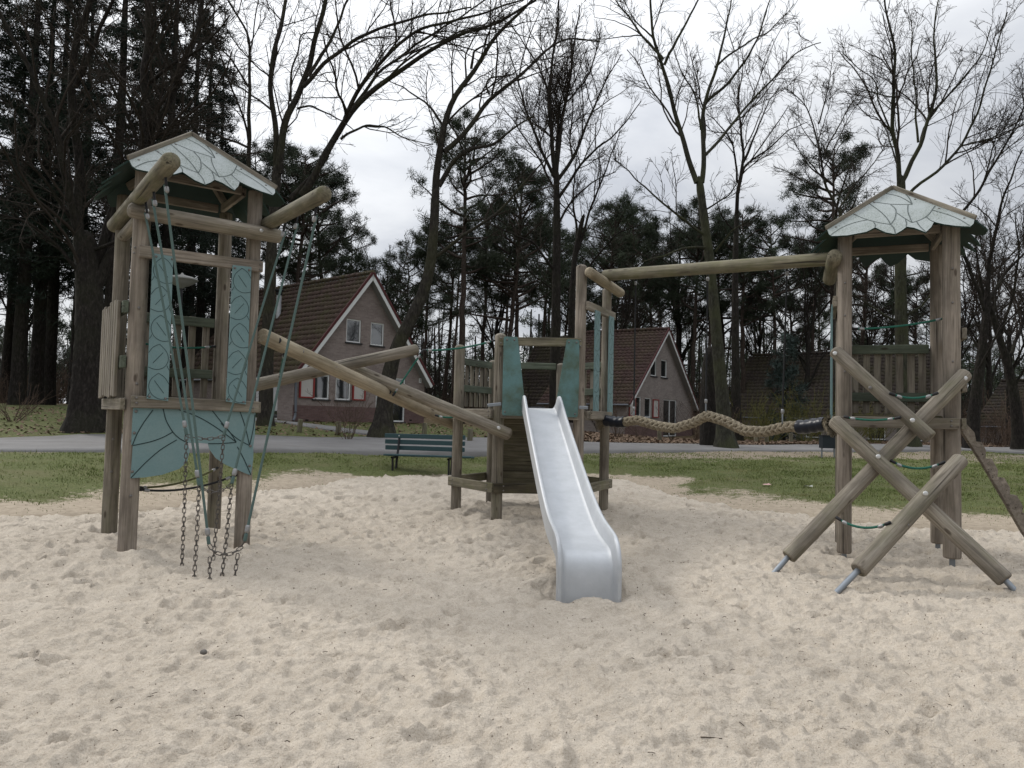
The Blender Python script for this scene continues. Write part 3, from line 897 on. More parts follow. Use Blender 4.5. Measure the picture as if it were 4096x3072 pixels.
# ---------------- rope and chain climber hung from the outriggers
def link_mesh():
    V, F = [], []
    n, s = 12, 5
    for i in range(n):
        a = 2 * math.pi * i / n
        c = Vector((math.cos(a) * .0135, 0, math.sin(a) * .0135 + (.014 if math.sin(a) > 0 else -.014)))
        t = Vector((-math.sin(a), 0, math.cos(a))); nn = Vector((math.cos(a), 0, math.sin(a)))
        for k in range(s):
            b = 2 * math.pi * k / s
            V.append(c + (nn * math.cos(b) + Vector((0, 1, 0)) * math.sin(b)) * .0042)
    for i in range(n):
        for k in range(s):
            F.append((i * s + k, i * s + (k + 1) % s, ((i + 1) % n) * s + (k + 1) % s, ((i + 1) % n) * s + k))
    return V, F
LV, LF = link_mesh()
def chain(name, pts, parent, step=.041):
    pts = [Vector(p) for p in pts]
    seg = [(pts[i + 1] - pts[i]).length for i in range(len(pts) - 1)]
    L = sum(seg); n = max(2, int(L / step))
    mb = MB(); o = pts[0]
    for k in range(n):
        s = (k + .5) / n * L; i = 0
        while i < len(seg) - 1 and s > seg[i]:
            s -= seg[i]; i += 1
        c = pts[i].lerp(pts[i + 1], s / seg[i])
        M = frame(c - o, c - o + (pts[i + 1] - pts[i]), (1, .3, .1))
        if k % 2: M = M @ Matrix.Rotation(math.pi / 2, 4, 'Z')
        mb.add(LV, LF, M @ Matrix.Rotation(random.uniform(-.3, .3), 4, 'Z'))
    return mb.build(name, CHAINM, parent, Matrix.Translation(o), True)
NETC = thing('rope_chain_climber', 'six faded green ropes with slack chain rungs hanging down to the sand', 'rope climber', (-2.6, 6.5, 0))
gl = [Vector(G(*a)) for a in ((728, 2252), (776, 2298), (838, 2322))]; gr = [Vector(G(*a)) for a in ((850, 2245), (885, 2290), (930, 2315))]
hl = [(582, 818), (612, 762), (660, 702)]; hr = [(1143, 896), (1192, 862), (1268, 826)]
el = [(737, 1690), (788, 1888), (829, 2120)]; er = [(909, 1694), (940, 1882), (991, 2108)]
hly = [7.02, 6.62, 6.18]; hry = [7.55, 7.25, 6.62]
for k in range(3):
    ends = []
    for h, hy, e, g in ((hl[k], hly[k], el[k], gl[k]), (hr[k], hry[k], er[k], gr[k])):
        a = P(*h, hy)
        b = P(*e, g.y + .05)
        o = cord('rope', [a - Vector((0, 0, .08)), a.lerp(b, .5) + Vector((0, .01, -.01)), b], .0115, ROPET, NETC, 10, 8)
        d = (b - a).normalized()
        f = log('ferrule', a + d * .09, a + d * .15, .019, FERR, NETC, dome=(0, 0), sides=10, wob=0); sub(f, o)
        f = log('shackle', a + Vector((0, 0, .03)), a + d * .10, .012, BLACK, NETC, dome=(1, 1), sides=8, wob=0); sub(f, o)
        f = log('ferrule', b - d * .02, b + d * .05, .02, FERR, NETC, dome=(0, 0), sides=10, wob=0); sub(f, o)
        f = log('thimble', b + d * .05, b + d * .12, .016, ROPET, NETC, dome=(1, 1), sides=8, wob=0); sub(f, o)
        e2_ = b + d * .12
        ends.append(e2_)
        if k < 2 or True:
            gz_ = sz(g.x, g.y) - .11
            q = Vector((g.x, g.y, gz_))
            st = e2_ if k < 2 else e2_.lerp(Vector((g.x, g.y, e2_.z)), .6) - Vector((0, 0, .10))
            chain('chain', [st, st.lerp(q, .5) + Vector((.004, 0, 0)), q], NETC)
    a, b = ends
    sg = (.03, .06, .075)[k]
    chain('chain_rung', [a.lerp(b, t) - Vector((0, 0, 4 * sg * t * (1 - t) + (.02 if k == 2 else 0) * (t > 0) * (t < 1))) for t in np.linspace(0, 1, 9)], NETC)

# ---------------- crossed log bridge
LB = thing('log_bridge', 'three crossed round logs bridging from the tall leaf tower to the slide platform', 'log bridge', (-1.6, 9.4, 0))
log('log', P(1045, 1342, 7.92), P(1815, 1697, 11.3), .082, WOOD_Y, LB, r2=.085, dome=(0, 0), label='smooth pale yellow log running down to the platform')
log('log', P(985, 1548, 8.95), P(1674, 1396, 9.95), .077, WOOD, LB, r2=.075, dome=(0, 1), label='grey cracked log rising to a free end')
log('log', P(1405, 1472, 9.75), P(2046, 1742, 9.93), .072, WOOD, LB, r2=.082, dome=(0, 1), label='dark weathered log bolted to the platform post')
la, lb = P(1045, 1342, 7.92), P(1815, 1697, 11.3)
dn = Vector((0, -1, .25)).normalized()
for t, r_ in ((.06, .034), (.30, .02), (.57, .034), (.155, .022), (.43, .02)):
    bolt(la.lerp(lb, t) + Vector((.035, -.075, .02)), dn, LB, r_, BLACK if r_ > .03 else BOLT)
bolt(P(1655, 1391, 9.87), (0, -1, 0), LB, .026)
bolt(P(1994, 1713, 9.84), (0, -1, 0), LB, .028, BOLTB)
tie(P(1692, 1401, 9.9), P(1978, 1362, 10.05), .04, ROPEG, LB, .012)
tie(P(1690, 1404, 9.88), P(1572, 1582, 9.72), .0, ROPEG, LB, .012)
tie(P(1137, 1416, 8.2), P(1119, 1508, 8.95), 0, ROPEG, LB, .012)
tie(P(1742, 1661, 10.6), P(1845, 1662, 10.5), .03, ROPEG, LB, .012)

# ---------------- slide platform (six-sided)
A0 = math.radians(4)
F2 = Vector((-.17, 10.12, 0)); HEX = [F2]
for k in range(5):
    a = A0 + math.radians(60 * k)
    HEX.append(HEX[-1] + Vector((math.cos(a), math.sin(a), 0)) * 1.09)
f2, slR, frp, b2, b1, f1 = HEX
HC = sum(HEX, Vector()) / 6
ST = thing('slide_platform', 'open six-sided wooden platform with mossy teal wedges beside the slide', 'play platform', (HC.x, HC.y, 0))
def hout(p): return (p - HC).normalized()
tops = {0: 2.52, 1: 3.50, 2: 3.36, 3: 2.28, 4: 2.30, 5: 2.44}
for i, p in enumerate(HEX):
    log('post', v3(p, sz(p.x, p.y) - .1), v3(p, tops[i]), (.076, .074, .07, .072, .072, .076)[i], (WOOD, WOOD_P, WOOD, WOOD, WOOD, WOOD)[i], ST, dome=(0, 1))
for i in range(6):
    p, q = HEX[i], HEX[(i + 1) % 6]
    d = (q - p).normalized(); n = Vector((d.y, -d.x, 0))
    plank('deck_beam', v3(p + n * .095 + d * .02, 1.43), v3(q + n * .095 - d * .02, 1.43), .125, .044, WOOD, ST, up=(0, 0, 1))
    if i != 3:
        plank('ground_beam', v3(p + n * .095 - d * .05, .44), v3(q + n * .095 + d * .05, .44), .13, .044, WOOD_G if i != 0 else WOOD_D, ST, up=(0, 0, 1))
    for z in (1.46, 1.4) + ((.47, .41) if i != 3 else ()):
        for e, s in ((p, .08), (q, -.08)):
            bolt(v3(e + n * .118 + d * s, z), n, ST, .011)
# deck boards clipped to the hexagon
ax = Vector((math.cos(A0), math.sin(A0), 0)); ay = Vector((-ax.y, ax.x, 0))
apo = 1.09 * math.sqrt(3) / 2
for k in range(14):
    y0 = -apo + apo * 2 * (k + .5) / 14
    half = 1.09 - abs(y0) / math.sqrt(3) - .02
    c = HC + ay * y0
    plank('deck_board', v3(c - ax * half, DECK - .02), v3(c + ax * half, DECK - .02), apo * 2 / 14 - .01, .034, WOOD_D, ST, up=ay)
railing(f1, b1, 2.2, 1.8, 6, (f1 + b1 - HC * 2).normalized(), ST, over=.0)
plank('top_rail', v3(b1 + ax * .085, 2.22), v3(b2 - ax * .085, 2.22), .105, .045, RAILG, ST, up=(0, 0, 1))
railing(frp, b2, 2.2, 1.8, 5, (frp + b2 - HC * 2).normalized(), ST, over=.0)
fn = Vector((ax.y, -ax.x, 0))
def ff(px, py, off=0): return PL(px, py, f2 + fn * (.075 + off), fn)
plank('front_rail', ff(1996, 1365, .022), ff(2326, 1370, .022), .115, .044, WOOD_G, ST, up=(0, 0, 1))
for q in ((2004, 1352), (2004, 1372), (2322, 1364), (2322, 1384)):
    bolt(ff(*q, .045), fn, ST, .012)
c4 = lambda x, y: ff(1650 + x * .5124, 1250 + y * .5124, .06)
o = panel('wedge_panel', [c4(*p) for p in ((712, 195), (722, 187), (812, 190), (822, 200), (838, 330), (870, 640), (885, 800), (868, 808), (708, 803), (699, 790), (705, 500))], fn, .018, TEALD, ST)
o = panel('wedge_panel', [c4(*p) for p in ((1212, 208), (1290, 211), (1303, 224), (1300, 560), (1290, 806), (1280, 818), (1130, 814), (1118, 800), (1132, 640), (1188, 320), (1203, 216))], fn, .018, TEALD, ST)
for q in ((738, 212), (796, 214), (720, 775), (1222, 232), (1280, 234), (1268, 793)):
    bolt(c4(*q) + fn * .005, fn, ST, .013)
# board wall at the back, below the deck
bn = -fn
for k in range(10):
    z = .36 + k * .108
    lean = (1.0 - (z / 1.5)) * .12
    a_ = b1 + bn * (.0 + lean) + ax * .06; b_ = b2 + bn * lean - ax * .04
    plank('wall_board', v3(a_, z), v3(b_, z), .1065, .032, WOOD_G, ST, up=(0, 0, 1))
for e in (b1 + ax * .1, b2 - ax * .1):
    plank('wall_stile', v3(e + bn * .15, .1), v3(e + bn * .04, 1.4), .07, .05, WOOD_D, ST, up=ax)
# right side of the platform: two teal strips between two short planks
sd = (frp - slR).normalized(); sn = Vector((sd.y, -sd.x, 0))
def fs(px, py, off=0): return PL(px, py, slR + sn * (.075 + off), sn)
for za, zb_, nm in ((2.93, 2.93, 'cross_rail'), (1.44, 1.44, 'deck_beam')):
    plank(nm, v3(slR + sn * .098 - sd * .03, za) if nm == 'cross_rail' else v3(slR + sn * .122 + sd * .1, za), v3(frp + sn * .098 + sd * .06, zb_) if nm == 'cross_rail' else v3(frp + sn * .122 - sd * .1, zb_), .115, .046, WOOD, ST, up=(0, 0, 1))
for u in (.30, .86):
    c = slR + sd * (1.09 * u) + sn * .135
    A_, B_ = v3(c - sd * .1, 2.9), v3(c + sd * .1, 2.9); C_, D_ = v3(c + sd * .1, 1.46), v3(c - sd * .1, 1.46)
    pr = lambda x, y, A_=A_, B_=B_, D_=D_: A_ + (B_ - A_) * x + (D_ - A_) * y
    o = strip_panel([(0, 0), (1, 0), (1, 1), (0, 1)], proj_=pr, parent=ST, tn=sn, seed=int(u * 10))
# grey angle brackets carrying the deck corner
for a_, b_ in (((1950, 1622), (2005, 1616)), ((2315, 1630), (2352, 1631))):
    plank('bracket', ff(*a_, .08), ff(*b_, .08), .045, .02, GALV, ST, up=(0, 0, 1))

# ---------------- slide
top = (f2 + slR) / 2 + fn * .10
top.z = DECK + .02
end = Vector((.625, 5.86, 0))
sdir = Vector((end.x - top.x, end.y - top.y, 0)); SL = sdir.length; sdir.normalize(); side = Vector((-sdir.y, sdir.x, 0))
if side.x < 0: side = -side
# centre line: distance along, height of the bed
prof = [(0.0, 1.515), (.10, 1.505), (.22, 1.475), (.40, 1.42), (.8, 1.275), (1.4, 1.055), (2.0, .84), (2.5, .665), (2.8, .565), (3.05, .49), (3.25, .435), (3.45, .395), (3.65, .37), (3.85, .355), (4.02, .345), (4.10, .335), (4.145, .305), (4.17, .25), (4.185, .1), (4.19, -.12)]
kx = SL / 4.19
pd = np.array(prof); pd[:, 0] *= kx
hw_ = .19
SLD = thing('slide', 'stainless steel slide with raised side walls ending in the sand', 'slide', (end.x, end.y, 0))
def slpt(d, z, s): return v3(top + sdir * d, z) + side * s
tan = np.gradient(pd, axis=0); tan /= np.linalg.norm(tan, axis=1, keepdims=True)
nor = np.stack([-tan[:, 1], tan[:, 0]], 1)               # up-normal in (along, z): rotate tangent
nor[nor[:, 1] < 0] *= 1
def sweep(name, secf, mt=STEEL):
    V, F = [], []
    n = len(pd); k = None
    for i in range(n):
        sec = secf(i)
        k = len(sec)
        for s, h in sec:
            d, z = pd[i] + nor[i] * h
            V.append(slpt(d, z, s))
    for i in range(n - 1):
        for j in range(k - 1):
            F.append((i * k + j, (i + 1) * k + j, (i + 1) * k + j + 1, i * k + j + 1))
    o_ = V[0].copy()
    ob = place(name, new_mesh(name, [v - o_ for v in V], F, True), mt, SLD, Matrix.Translation(o_))
    md = ob.modifiers.new('edge', 'EDGE_SPLIT'); md.split_angle = math.radians(42)
    return ob
# densify the profile
tt = np.r_[0, np.cumsum(np.linalg.norm(np.diff(pd, axis=0), axis=1))]
ts = np.linspace(0, tt[-1], 90)
pd = np.stack([np.interp(ts, tt, pd[:, 0]), np.interp(ts, tt, pd[:, 1])], 1)
for _ in range(3): pd[1:-1] = .25 * pd[:-2] + .5 * pd[1:-1] + .25 * pd[2:]
tan = np.gradient(pd, axis=0); tan /= np.linalg.norm(tan, axis=1, keepdims=True); nor = np.stack([-tan[:, 1], tan[:, 0]], 1)
nor = np.where(nor[:, 1:] < -.001, -nor, nor)
wh = np.interp(ts / ts[-1], [0, .02, .05, .1, .2, .7, .84, .9, .95, 1], [.05, .17, .21, .19, .165, .15, .135, .12, .075, .06])
sweep('slide_bed', lambda i: [(-hw_, .02), (-hw_ + .012, .006), (-hw_ + .03, 0), (-.06, 0), (.06, 0), (hw_ - .03, 0), (hw_ - .012, .006), (hw_, .02)])
for sg in (-1, 1):
    o = sweep('side_wall', lambda i: [(sg * q, h) for q, h in ((hw_, .02), (hw_ + .012, wh[i] * .6), (hw_ + .022, wh[i] - .012), (hw_ + .03, wh[i]), (hw_ + .046, wh[i] + .004), (hw_ + .058, wh[i] - .006), (hw_ + .06, wh[i] - .022), (hw_ + .055, wh[i] * .4), (hw_ + .055, -.045), (hw_ + .03, -.05))])
sweep('slide_underside', lambda i: [(-hw_ - .03, -.05), (0, -.05), (hw_ + .03, -.05)])

# ---------------- right tower
R1 = Vector((.925, -.38, 0)).normalized(); R2 = Vector((-R1.y, R1.x, 0))
rFL = Vector((3.565, 8.03, 0)); rs = 1.0
rFR, rBL, rBR = rFL + R1 * rs, rFL + R2 * rs, rFL + R1 * rs + R2 * rs
CR = (rFL + rBR) / 2
TR = thing('play_tower', 'roofed wooden play tower standing on grey steel feet behind the crossed climbing logs', 'play tower', (CR.x, CR.y, 0))
for p, r, m, zf in ((rFL, .074, WOOD_P, .07), (rFR, .084, WOOD_P, .11), (rBL, .072, WOOD, .03), (rBR, .075, WOOD_P, .09)):
    zs_ = sz(p.x, p.y)
    log('post', v3(p, zs_ + zf), v3(p, 3.48), r, m, TR, r2=r * .97, dome=(0, 0))
    plank('steel_foot', v3(p, zs_ - .25), v3(p, zs_ + zf + .03), .05, .05, GALV, TR, up=R1, ch=.004)
deck(rFL, R1, R2, rs, rs, TR, 8)
for (p, q, o_) in ((rFL, rFR, -R2), (rFL, rBL, -R1), (rBL, rBR, R2), (rFR, rBR, R1)):
    d = (q - p).normalized()
    plank('deck_beam', v3(p - d * .05 + o_ * .1, 1.42), v3(q + d * .05 + o_ * .1, 1.42), .115, .046, WOOD, TR, up=(0, 0, 1))
    for z in (1.445, 1.395):
        bolt(v3(q - d * .02 + o_ * .125, z), o_, TR, .011)
railing(rBL, rBR, 2.28, 1.72, 7, R2, TR, over=.02)
for z in (2.34, 1.8):
    plank('side_rail', v3(rFR + R1 * .11 - R2 * .04, z), v3(rBR + R1 * .11 + R2 * .06, z), .115, .045, WOOD, TR, up=(0, 0, 1))
roof(CR, R1, R2, .68, 3.47, 4.04, TR)
tie(v3(rFL + R2 * .05 + R1 * .08, 2.42), v3(rFR - R1 * .02 + R2 * .08, 2.52), .03, ROPEG, TR)
for z in (2.9, 2.55, 1.95):
    bolt(v3(rFL, z) - R2 * .075, -R2, TR, .011); bolt(v3(rFR, z + .1) - R2 * .084, -R2, TR, .011)
# teal strips on its left side, seen edge-on
for z, nm in ((2.72, 'cross_rail'),):
    plank(nm, v3(rFL - R1 * .095 + R2 * .0, z), v3(rBL - R1 * .095 + R2 * .05, z), .115, .046, WOOD, TR, up=(0, 0, 1))
for u in (.2, .75):
    c = rFL + R2 * (rs * u) - R1 * .132
    A_, B_, D_ = v3(c + R2 * .1, 2.7), v3(c - R2 * .1, 2.7), v3(c + R2 * .1, 1.45)
    pr = lambda x, y, A_=A_, B_=B_, D_=D_: A_ + (B_ - A_) * x + (D_ - A_) * y
    strip_panel([(0, 0), (1, 0), (1, 1), (0, 1)], proj_=pr, parent=TR, tn=-R1, seed=5 + int(u * 4))

# ---------------- overhead beam and braided rope between slide platform and right tower
OB = thing('rope_bridge_beam', 'long horizontal round beam carried by cross logs, three black hangers below', 'beam', (2.4, 9.6, 0))
log('cross_log', v3(slR + sn * .145 - sd * .12, 3.37), v3(frp + sn * .145 + sd * .22, 3.30), .072, WOOD_Y, OB, dome=(1, 1))
log('cross_log', P(3340, 1022, 7.86), P(3318, 1120, 9.0), .078, WOOD_G, OB, dome=(1, 1))
ba = P(2418, 1102, 10.72); bb = P(3322, 1036, 8.32)
log('beam', ba, bb, .082, WOOD_G, OB, r2=.078, dome=(0, 0))
BR_ = thing('braided_rope', 'thick plaited hemp rope hanging in waves with black taped ends', 'rope', (2.4, 9.6, 1.3))
RP = [(2392, 1676), (2430, 1683), (2480, 1690), (2550, 1680), (2630, 1704), (2700, 1714), (2770, 1693), (2828, 1662), (2900, 1684), (2980, 1724), (3060, 1727), (3148, 1706), (3220, 1708), (3285, 1698), (3335, 1690)]
rpts = [P(x, y, 10.85 + (8.28 - 10.85) * (x - 2392) / (3335 - 2392)) for x, y in RP]
q = resample(rpts, 140)
o0 = q[0].copy()
V, F = tubes_np((q - o0)[None], np.full((1, 140), .05), 10)
place('rope_core', new_mesh('rope_core', V, F, True), HEMPD, BR_, Matrix.Translation(o0))
# plaits: rows of slanted strands round the core
mb = MB(); LVs, LFs = [], []
def ell(nu=9, nv=6):
    V = []; F = []
    for i in range(nv + 1):
        ph = math.pi * i / nv
        for k in range(nu):
            a = 2 * math.pi * k / nu
            V.append((math.sin(ph) * math.cos(a), math.sin(ph) * math.sin(a), math.cos(ph)))
    for i in range(nv):
        for k in range(nu):
            F.append((i * nu + k, i * nu + (k + 1) % nu, (i + 1) * nu + (k + 1) % nu, (i + 1) * nu + k))
    return np.array(V), F
EV, EF = ell()
dist = np.r_[0, np.cumsum(np.linalg.norm(np.diff(q, axis=0), axis=1))]
step = .082
bV, bF = [], []
nb = int(dist[-1] / step)
rr_ = np.random.default_rng(2)
EFa = np.array(EF)
cnt = 0
for row in range(6):
    a = row * math.pi / 3 + .26
    sgn = 1 if row % 2 else -1
    for k in range(5, nb - 5):
        s = (k + (.5 if row % 2 else 0)) * step
        c = np.array([np.interp(s, dist, q[:, i]) for i in range(3)]); c2_ = np.array([np.interp(s + .02, dist, q[:, i]) for i in range(3)])
        T = c2_ - c; T /= np.linalg.norm(T)
        A = np.cross(T, [0, 0, 1.]); A /= np.linalg.norm(A); B = np.cross(A, T)
        R = A * math.cos(a) + B * math.sin(a); W = np.cross(T, R)
        L = T * math.cos(.72) + W * sgn * math.sin(.72); Wd = np.cross(R, L)
        sc = rr_.uniform(.92, 1.1)
        Vv = c + R * .042 + EV[:, :1] * (R * .027)[None] + EV[:, 1:2] * (Wd * .027 * sc)[None] + EV[:, 2:] * (L * .062 * sc)[None]
        bV.append(Vv - o0); bF.append(EFa + cnt); cnt += len(EV)
place('plait', new_mesh('plait', np.vstack(bV), np.vstack(bF), True), HEMP, BR_, Matrix.Translation(o0))
def piece(i0, i1, r, nm, mt):
    V, F = tubes_np((q[i0:i1] - q[i0])[None], (r * (1 + .06 * np.sin(np.arange(i1 - i0) * 1.7)))[None], 14)
    return place(nm, new_mesh(nm, V, F, True), mt, BR_, Matrix.Translation(q[i0]))
piece(5, 19, .078, 'tape', TAPE); piece(121, 136, .08, 'tape', TAPE)
def fray(i, sgn, nm):
    n = 420
    T = q[min(i + 1, 139)] - q[max(i - 1, 0)]; T /= np.linalg.norm(T); T = T * sgn
    r = np.random.default_rng(9)
    d = r.normal(0, 1, (n, 3)); d -= (d @ T)[:, None] * T; d /= np.linalg.norm(d, axis=1, keepdims=True)
    rad = .07 * np.sqrt(r.random(n))[:, None]
    p0 = d * rad * .8; ln = r.uniform(.04, .12, n)[:, None]
    p1 = p0 + T * ln * .6 + d * ln * .35 + [0, 0, -.005]; p2 = p1 + T * ln * .3 + d * ln * .4 + np.array([0, 0, -.03]) + r.normal(0, .012, (n, 3))
    V, F = tubes_np(np.stack([p0 - T * .02, p1, p2], 1), np.tile([.004, .0035, .002], (n, 1)), 3)
    place(nm, new_mesh(nm, V, F), HEMP, BR_, Matrix.Translation(q[i]))
fray(5, -1, 'frayed_end'); fray(135, 1, 'frayed_end')
for x, yt, yb in ((2543, 1112, 1672), (2831, 1094, 1645), (3148, 1070, 1690)):
    fq = (x - 2392) / (3335 - 2392)
    Yq = 10.85 + (8.28 - 10.85) * fq
    a, b = P(x, yt + 4, Yq), P(x - 2 - (16 if x > 3000 else 6), yb, Yq)
    o = cord('hanger', [a, a.lerp(b, .5), b + Vector((0, 0, .12))], .011, ROPEK, BR_, 6, 8)
    for p_ in (a + Vector((0, 0, -.09)), b + Vector((0, 0, .1))):
        f = log('ferrule', p_, p_ + Vector((0, 0, .06)), .02, FERR, BR_, dome=(0, 0), sides=10, wob=0); sub(f, o)
    f = log('eye_bolt', b - Vector((0, 0, .02)), b + Vector((0, 0, .1)), .010, GALV, BR_, dome=(1, 1), sides=8, wob=0); sub(f, o)

# ---------------- crossed climbing logs in front of the right tower
LC = thing('log_climber', 'lattice of four crossed climbing logs on slanted grey steel feet in front of the tower', 'log climber', (3.5, 7.0, 0))
def clog(foot, low, high, r, lab):
    log('log', low, high, r, WOOD, LC, r2=r * .98, dome=(0, 1), label=lab)
    if foot is not None:
        d = (Vector(low) - Vector(foot)).normalized()
        log('steel_foot', Vector(foot) - d * .25, Vector(low) + d * .02, .026, GALV, LC, dome=(0, 0), sides=14, wob=0)
clog(P(3080, 2312, 7.15), P(3152, 2228, 7.2), P(3868, 1488, 7.5), .074, 'longest log, rising from the sand to the far corner post')
clog(P(4120, 2425, 6.3), P(4022, 2322, 6.42), P(3328, 1676, 7.6), .073, 'long log rising the other way to the near corner post')
clog(None, P(3722, 1752, 7.18), P(3332, 1398, 7.84), .070, 'short log fixed high on the corner post')
clog(P(3360, 2356, 6.37), P(3432, 2282, 6.45), P(3848, 1832, 6.98), .073, 'short log lying over the others')
for qx, qy, Y in ((3340, 1413, 7.75), (3650, 1681, 7.11), (3861, 1513, 7.42), (3513, 1826, 7.18), (3702, 1974, 6.72)):
    bolt(P(qx, qy, Y), (-.3, -1, .1), LC, .022, BOLTB)
for qx, qy, Y in ((3481, 1551, 7.5), (3629, 2101, 6.6), (3850, 1854, 6.92)):
    bolt(P(qx, qy, Y), (-.3, -1, .1), LC, .018)
tie(P(3560, 1573, 7.4), P(3750, 1572, 7.3), .05, ROPEG, LC)
tie(P(3378, 1667, 7.7), P(3600, 1670, 7.3), .03, ROPEG, LC)
tie(P(3562, 1842, 7.3), P(3778, 1848, 7.0), .07, ROPEG, LC)
tie(P(3346, 2070, 7.0), P(3560, 2090, 6.62), .07, ROPEG, LC)

# ---------------- notched board stair at the right tower's open side
SB = thing('notched_stair_board', 'stepped wooden stair board leaning against the steel-footed tower', 'stair', (5.6, 7.6, 0))
so = rFR + R1 * .2 + R2 * .1
sn_ = Vector((-.25, -1, 0)).normalized()
ST_PX = [(3838, 1705), (3865, 1695), (3898, 1730), (3905, 1766), (3928, 1768), (3944, 1802), (3942, 1834), (3968, 1836), (3992, 1880), (3990, 1908), (4018, 1912), (4040, 1950), (4040, 1978), (4068, 1982), (4092, 2024), (4090, 2052), (4120, 2058), (4146, 2100), (4144, 2128), (4174, 2134), (4200, 2185), (4220, 2230), (4170, 2235), (4096, 2135), (4010, 1985), (3930, 1850), (3862, 1745)]
panel('stair_stringer', [PL(x, y, so, sn_) for x, y in ST_PX], sn_, .09, WOOD_P, SB)
# ------------------------------------------------------------------ houses
def brickm(name, a, b, mort, sc=1.0):
    m = mat(name, a, .9); t = NT(m)
    v = t.coord('Object')
    br = t.n('ShaderNodeTexBrick'); t.l(v, br.inputs['Vector'])
    br.inputs['Scale'].default_value = 1; br.inputs['Brick Width'].default_value = .22; br.inputs['Row Height'].default_value = .0625
    br.inputs['Mortar Size'].default_value = .0055; br.inputs['Mortar Smooth'].default_value = .3; br.inputs['Bias'].default_value = -.1
    br.inputs['Color1'].default_value = (*a, 1); br.inputs['Color2'].default_value = (*b, 1); br.inputs['Mortar'].default_value = (*mort, 1)
    n = t.noise(v, 1.2, 4, .6); n2 = t.noise(v, 14, 3, .6)
    c = t.mix(t.mul(t.rampf(n, .4, .7), .35), br.outputs['Color'], tuple(x * .6 for x in a))
    c = t.mix(t.mul(t.rampf(n2, .5, .7), .3), c, tuple(x * 1.35 for x in b))
    t.base(c); t.bump(br.outputs['Fac'], -.5, .01)
    return m
BRICK = brickm('pinkish_brick', (.185, .145, .132), (.25, .205, .188), (.225, .207, .193))
BRICKP = brickm('plinth_brick', (.10, .058, .054), (.14, .088, .08), (.12, .10, .094))
BRICKG = brickm('greyish_brick', (.20, .17, .156), (.265, .232, .213), (.225, .208, .194))
def tilem(name, a, b, moss, amt):
    m = mat(name, a, .85); t = NT(m)
    oi = t.n('ShaderNodeObjectInfo'); g = t.n('ShaderNodeNewGeometry')
    mp = t.n('ShaderNodeMapping'); t.l(g.outputs['Position'], mp.inputs[0])
    n = t.noise(mp.outputs[0], 1.1, 5, .65); n2 = t.noise(mp.outputs[0], 7, 4, .7); n3 = t.noise(mp.outputs[0], 2.8, 2, .5)
    c = t.ramp(n2, [(.3, tuple(x * .6 for x in a)), (.55, a), (.75, b)])
    c = t.mix(t.mul(oi.outputs['Random'], .35), c, tuple(x * .55 for x in a))
    c = t.mix(t.mul(t.rampf(n, .44, .64), amt), c, moss)
    c = t.mix(t.mul(t.rampf(n3, .55, .7), amt * .5), c, tuple(x * 1.4 for x in moss))
    t.base(c); t.bump(n2, .5, .02)
    return m
TILE1 = tilem('mossy_brown_tile', (.068, .042, .034), (.12, .08, .065), (.052, .05, .018), .65)
TILE2 = tilem('red_brown_tile', (.062, .035, .03), (.105, .062, .052), (.058, .05, .022), .5)
TILE3 = tilem('dark_mossy_tile', (.045, .034, .028), (.08, .062, .05), (.048, .044, .02), .65)
WHITE = mat('white_paint', (.62, .63, .62), .55); GREYP = mat('grey_soffit', (.24, .235, .23), .7)
REDP = mat('red_paint', (.22, .028, .025), .6); CREAM = mat('cream_board', (.42, .40, .375), .7)
DARKR = mat('dark_red_verge', (.07, .018, .018), .7)
GLASS = mat('window_glass', (.012, .015, .017), .03, spec=1.0); GLASS.node_tree.nodes['Principled BSDF'].inputs['IOR'].default_value = 1.9
SLATE = mat('dark_sill', (.03, .03, .032), .6); PIPE = mat('grey_pipe', (.13, .14, .16), .45, .3); SOOT = mat('black_flue', (.02, .02, .022), .5, .4)
INSIDE = mat('dark_doorway', (.008, .008, .008), .9)

def tile_mesh(w, l):
    V, F = [], []
    nx = 6
    for j, (y, z) in enumerate(((-.05, .018), (0, .022), (l, -.004))):
        for i in range(nx + 1):
            u = i / nx
            V.append((u * w * 1.04, y if j else 0, (.030 * math.sin(u * 2 * math.pi) if u < .5 else -.012 * math.sin((u - .5) * 2 * math.pi)) + (z if j else -.015)))
    for j in range(2):
        for i in range(nx):
            a = j * (nx + 1) + i
            F.append((a, a + 1, a + nx + 2, a + nx + 1))
    return V, F

def wall_with_holes(name, outline, holes, mt, parent, M, depth=.12):
    """outline, holes: 2D loops in the wall plane (x right, y up); holes get real reveals"""
    bm = bmesh.new(); es = []
    for lp in [outline] + holes:
        vs = [bm.verts.new((x, y, 0)) for x, y in lp]
        es += [bm.edges.new((vs[i], vs[(i + 1) % len(vs)])) for i in range(len(vs))]
    bmesh.ops.triangle_fill(bm, use_beauty=True, edges=es)
    for lp in holes:
        a = [bm.verts.new((x, y, 0)) for x, y in lp]; b = [bm.verts.new((x, y, -depth)) for x, y in lp]
        for i in range(len(lp)):
            j = (i + 1) % len(lp)
            bm.faces.new((a[i], a[j], b[j], b[i]))
    bmesh.ops.recalc_face_normals(bm, faces=[f for f in bm.faces if len(f.verts) == 3])
    me = bpy.data.meshes.new(name); bm.to_mesh(me); bm.free()
    return place(name, me, mt, parent, M)

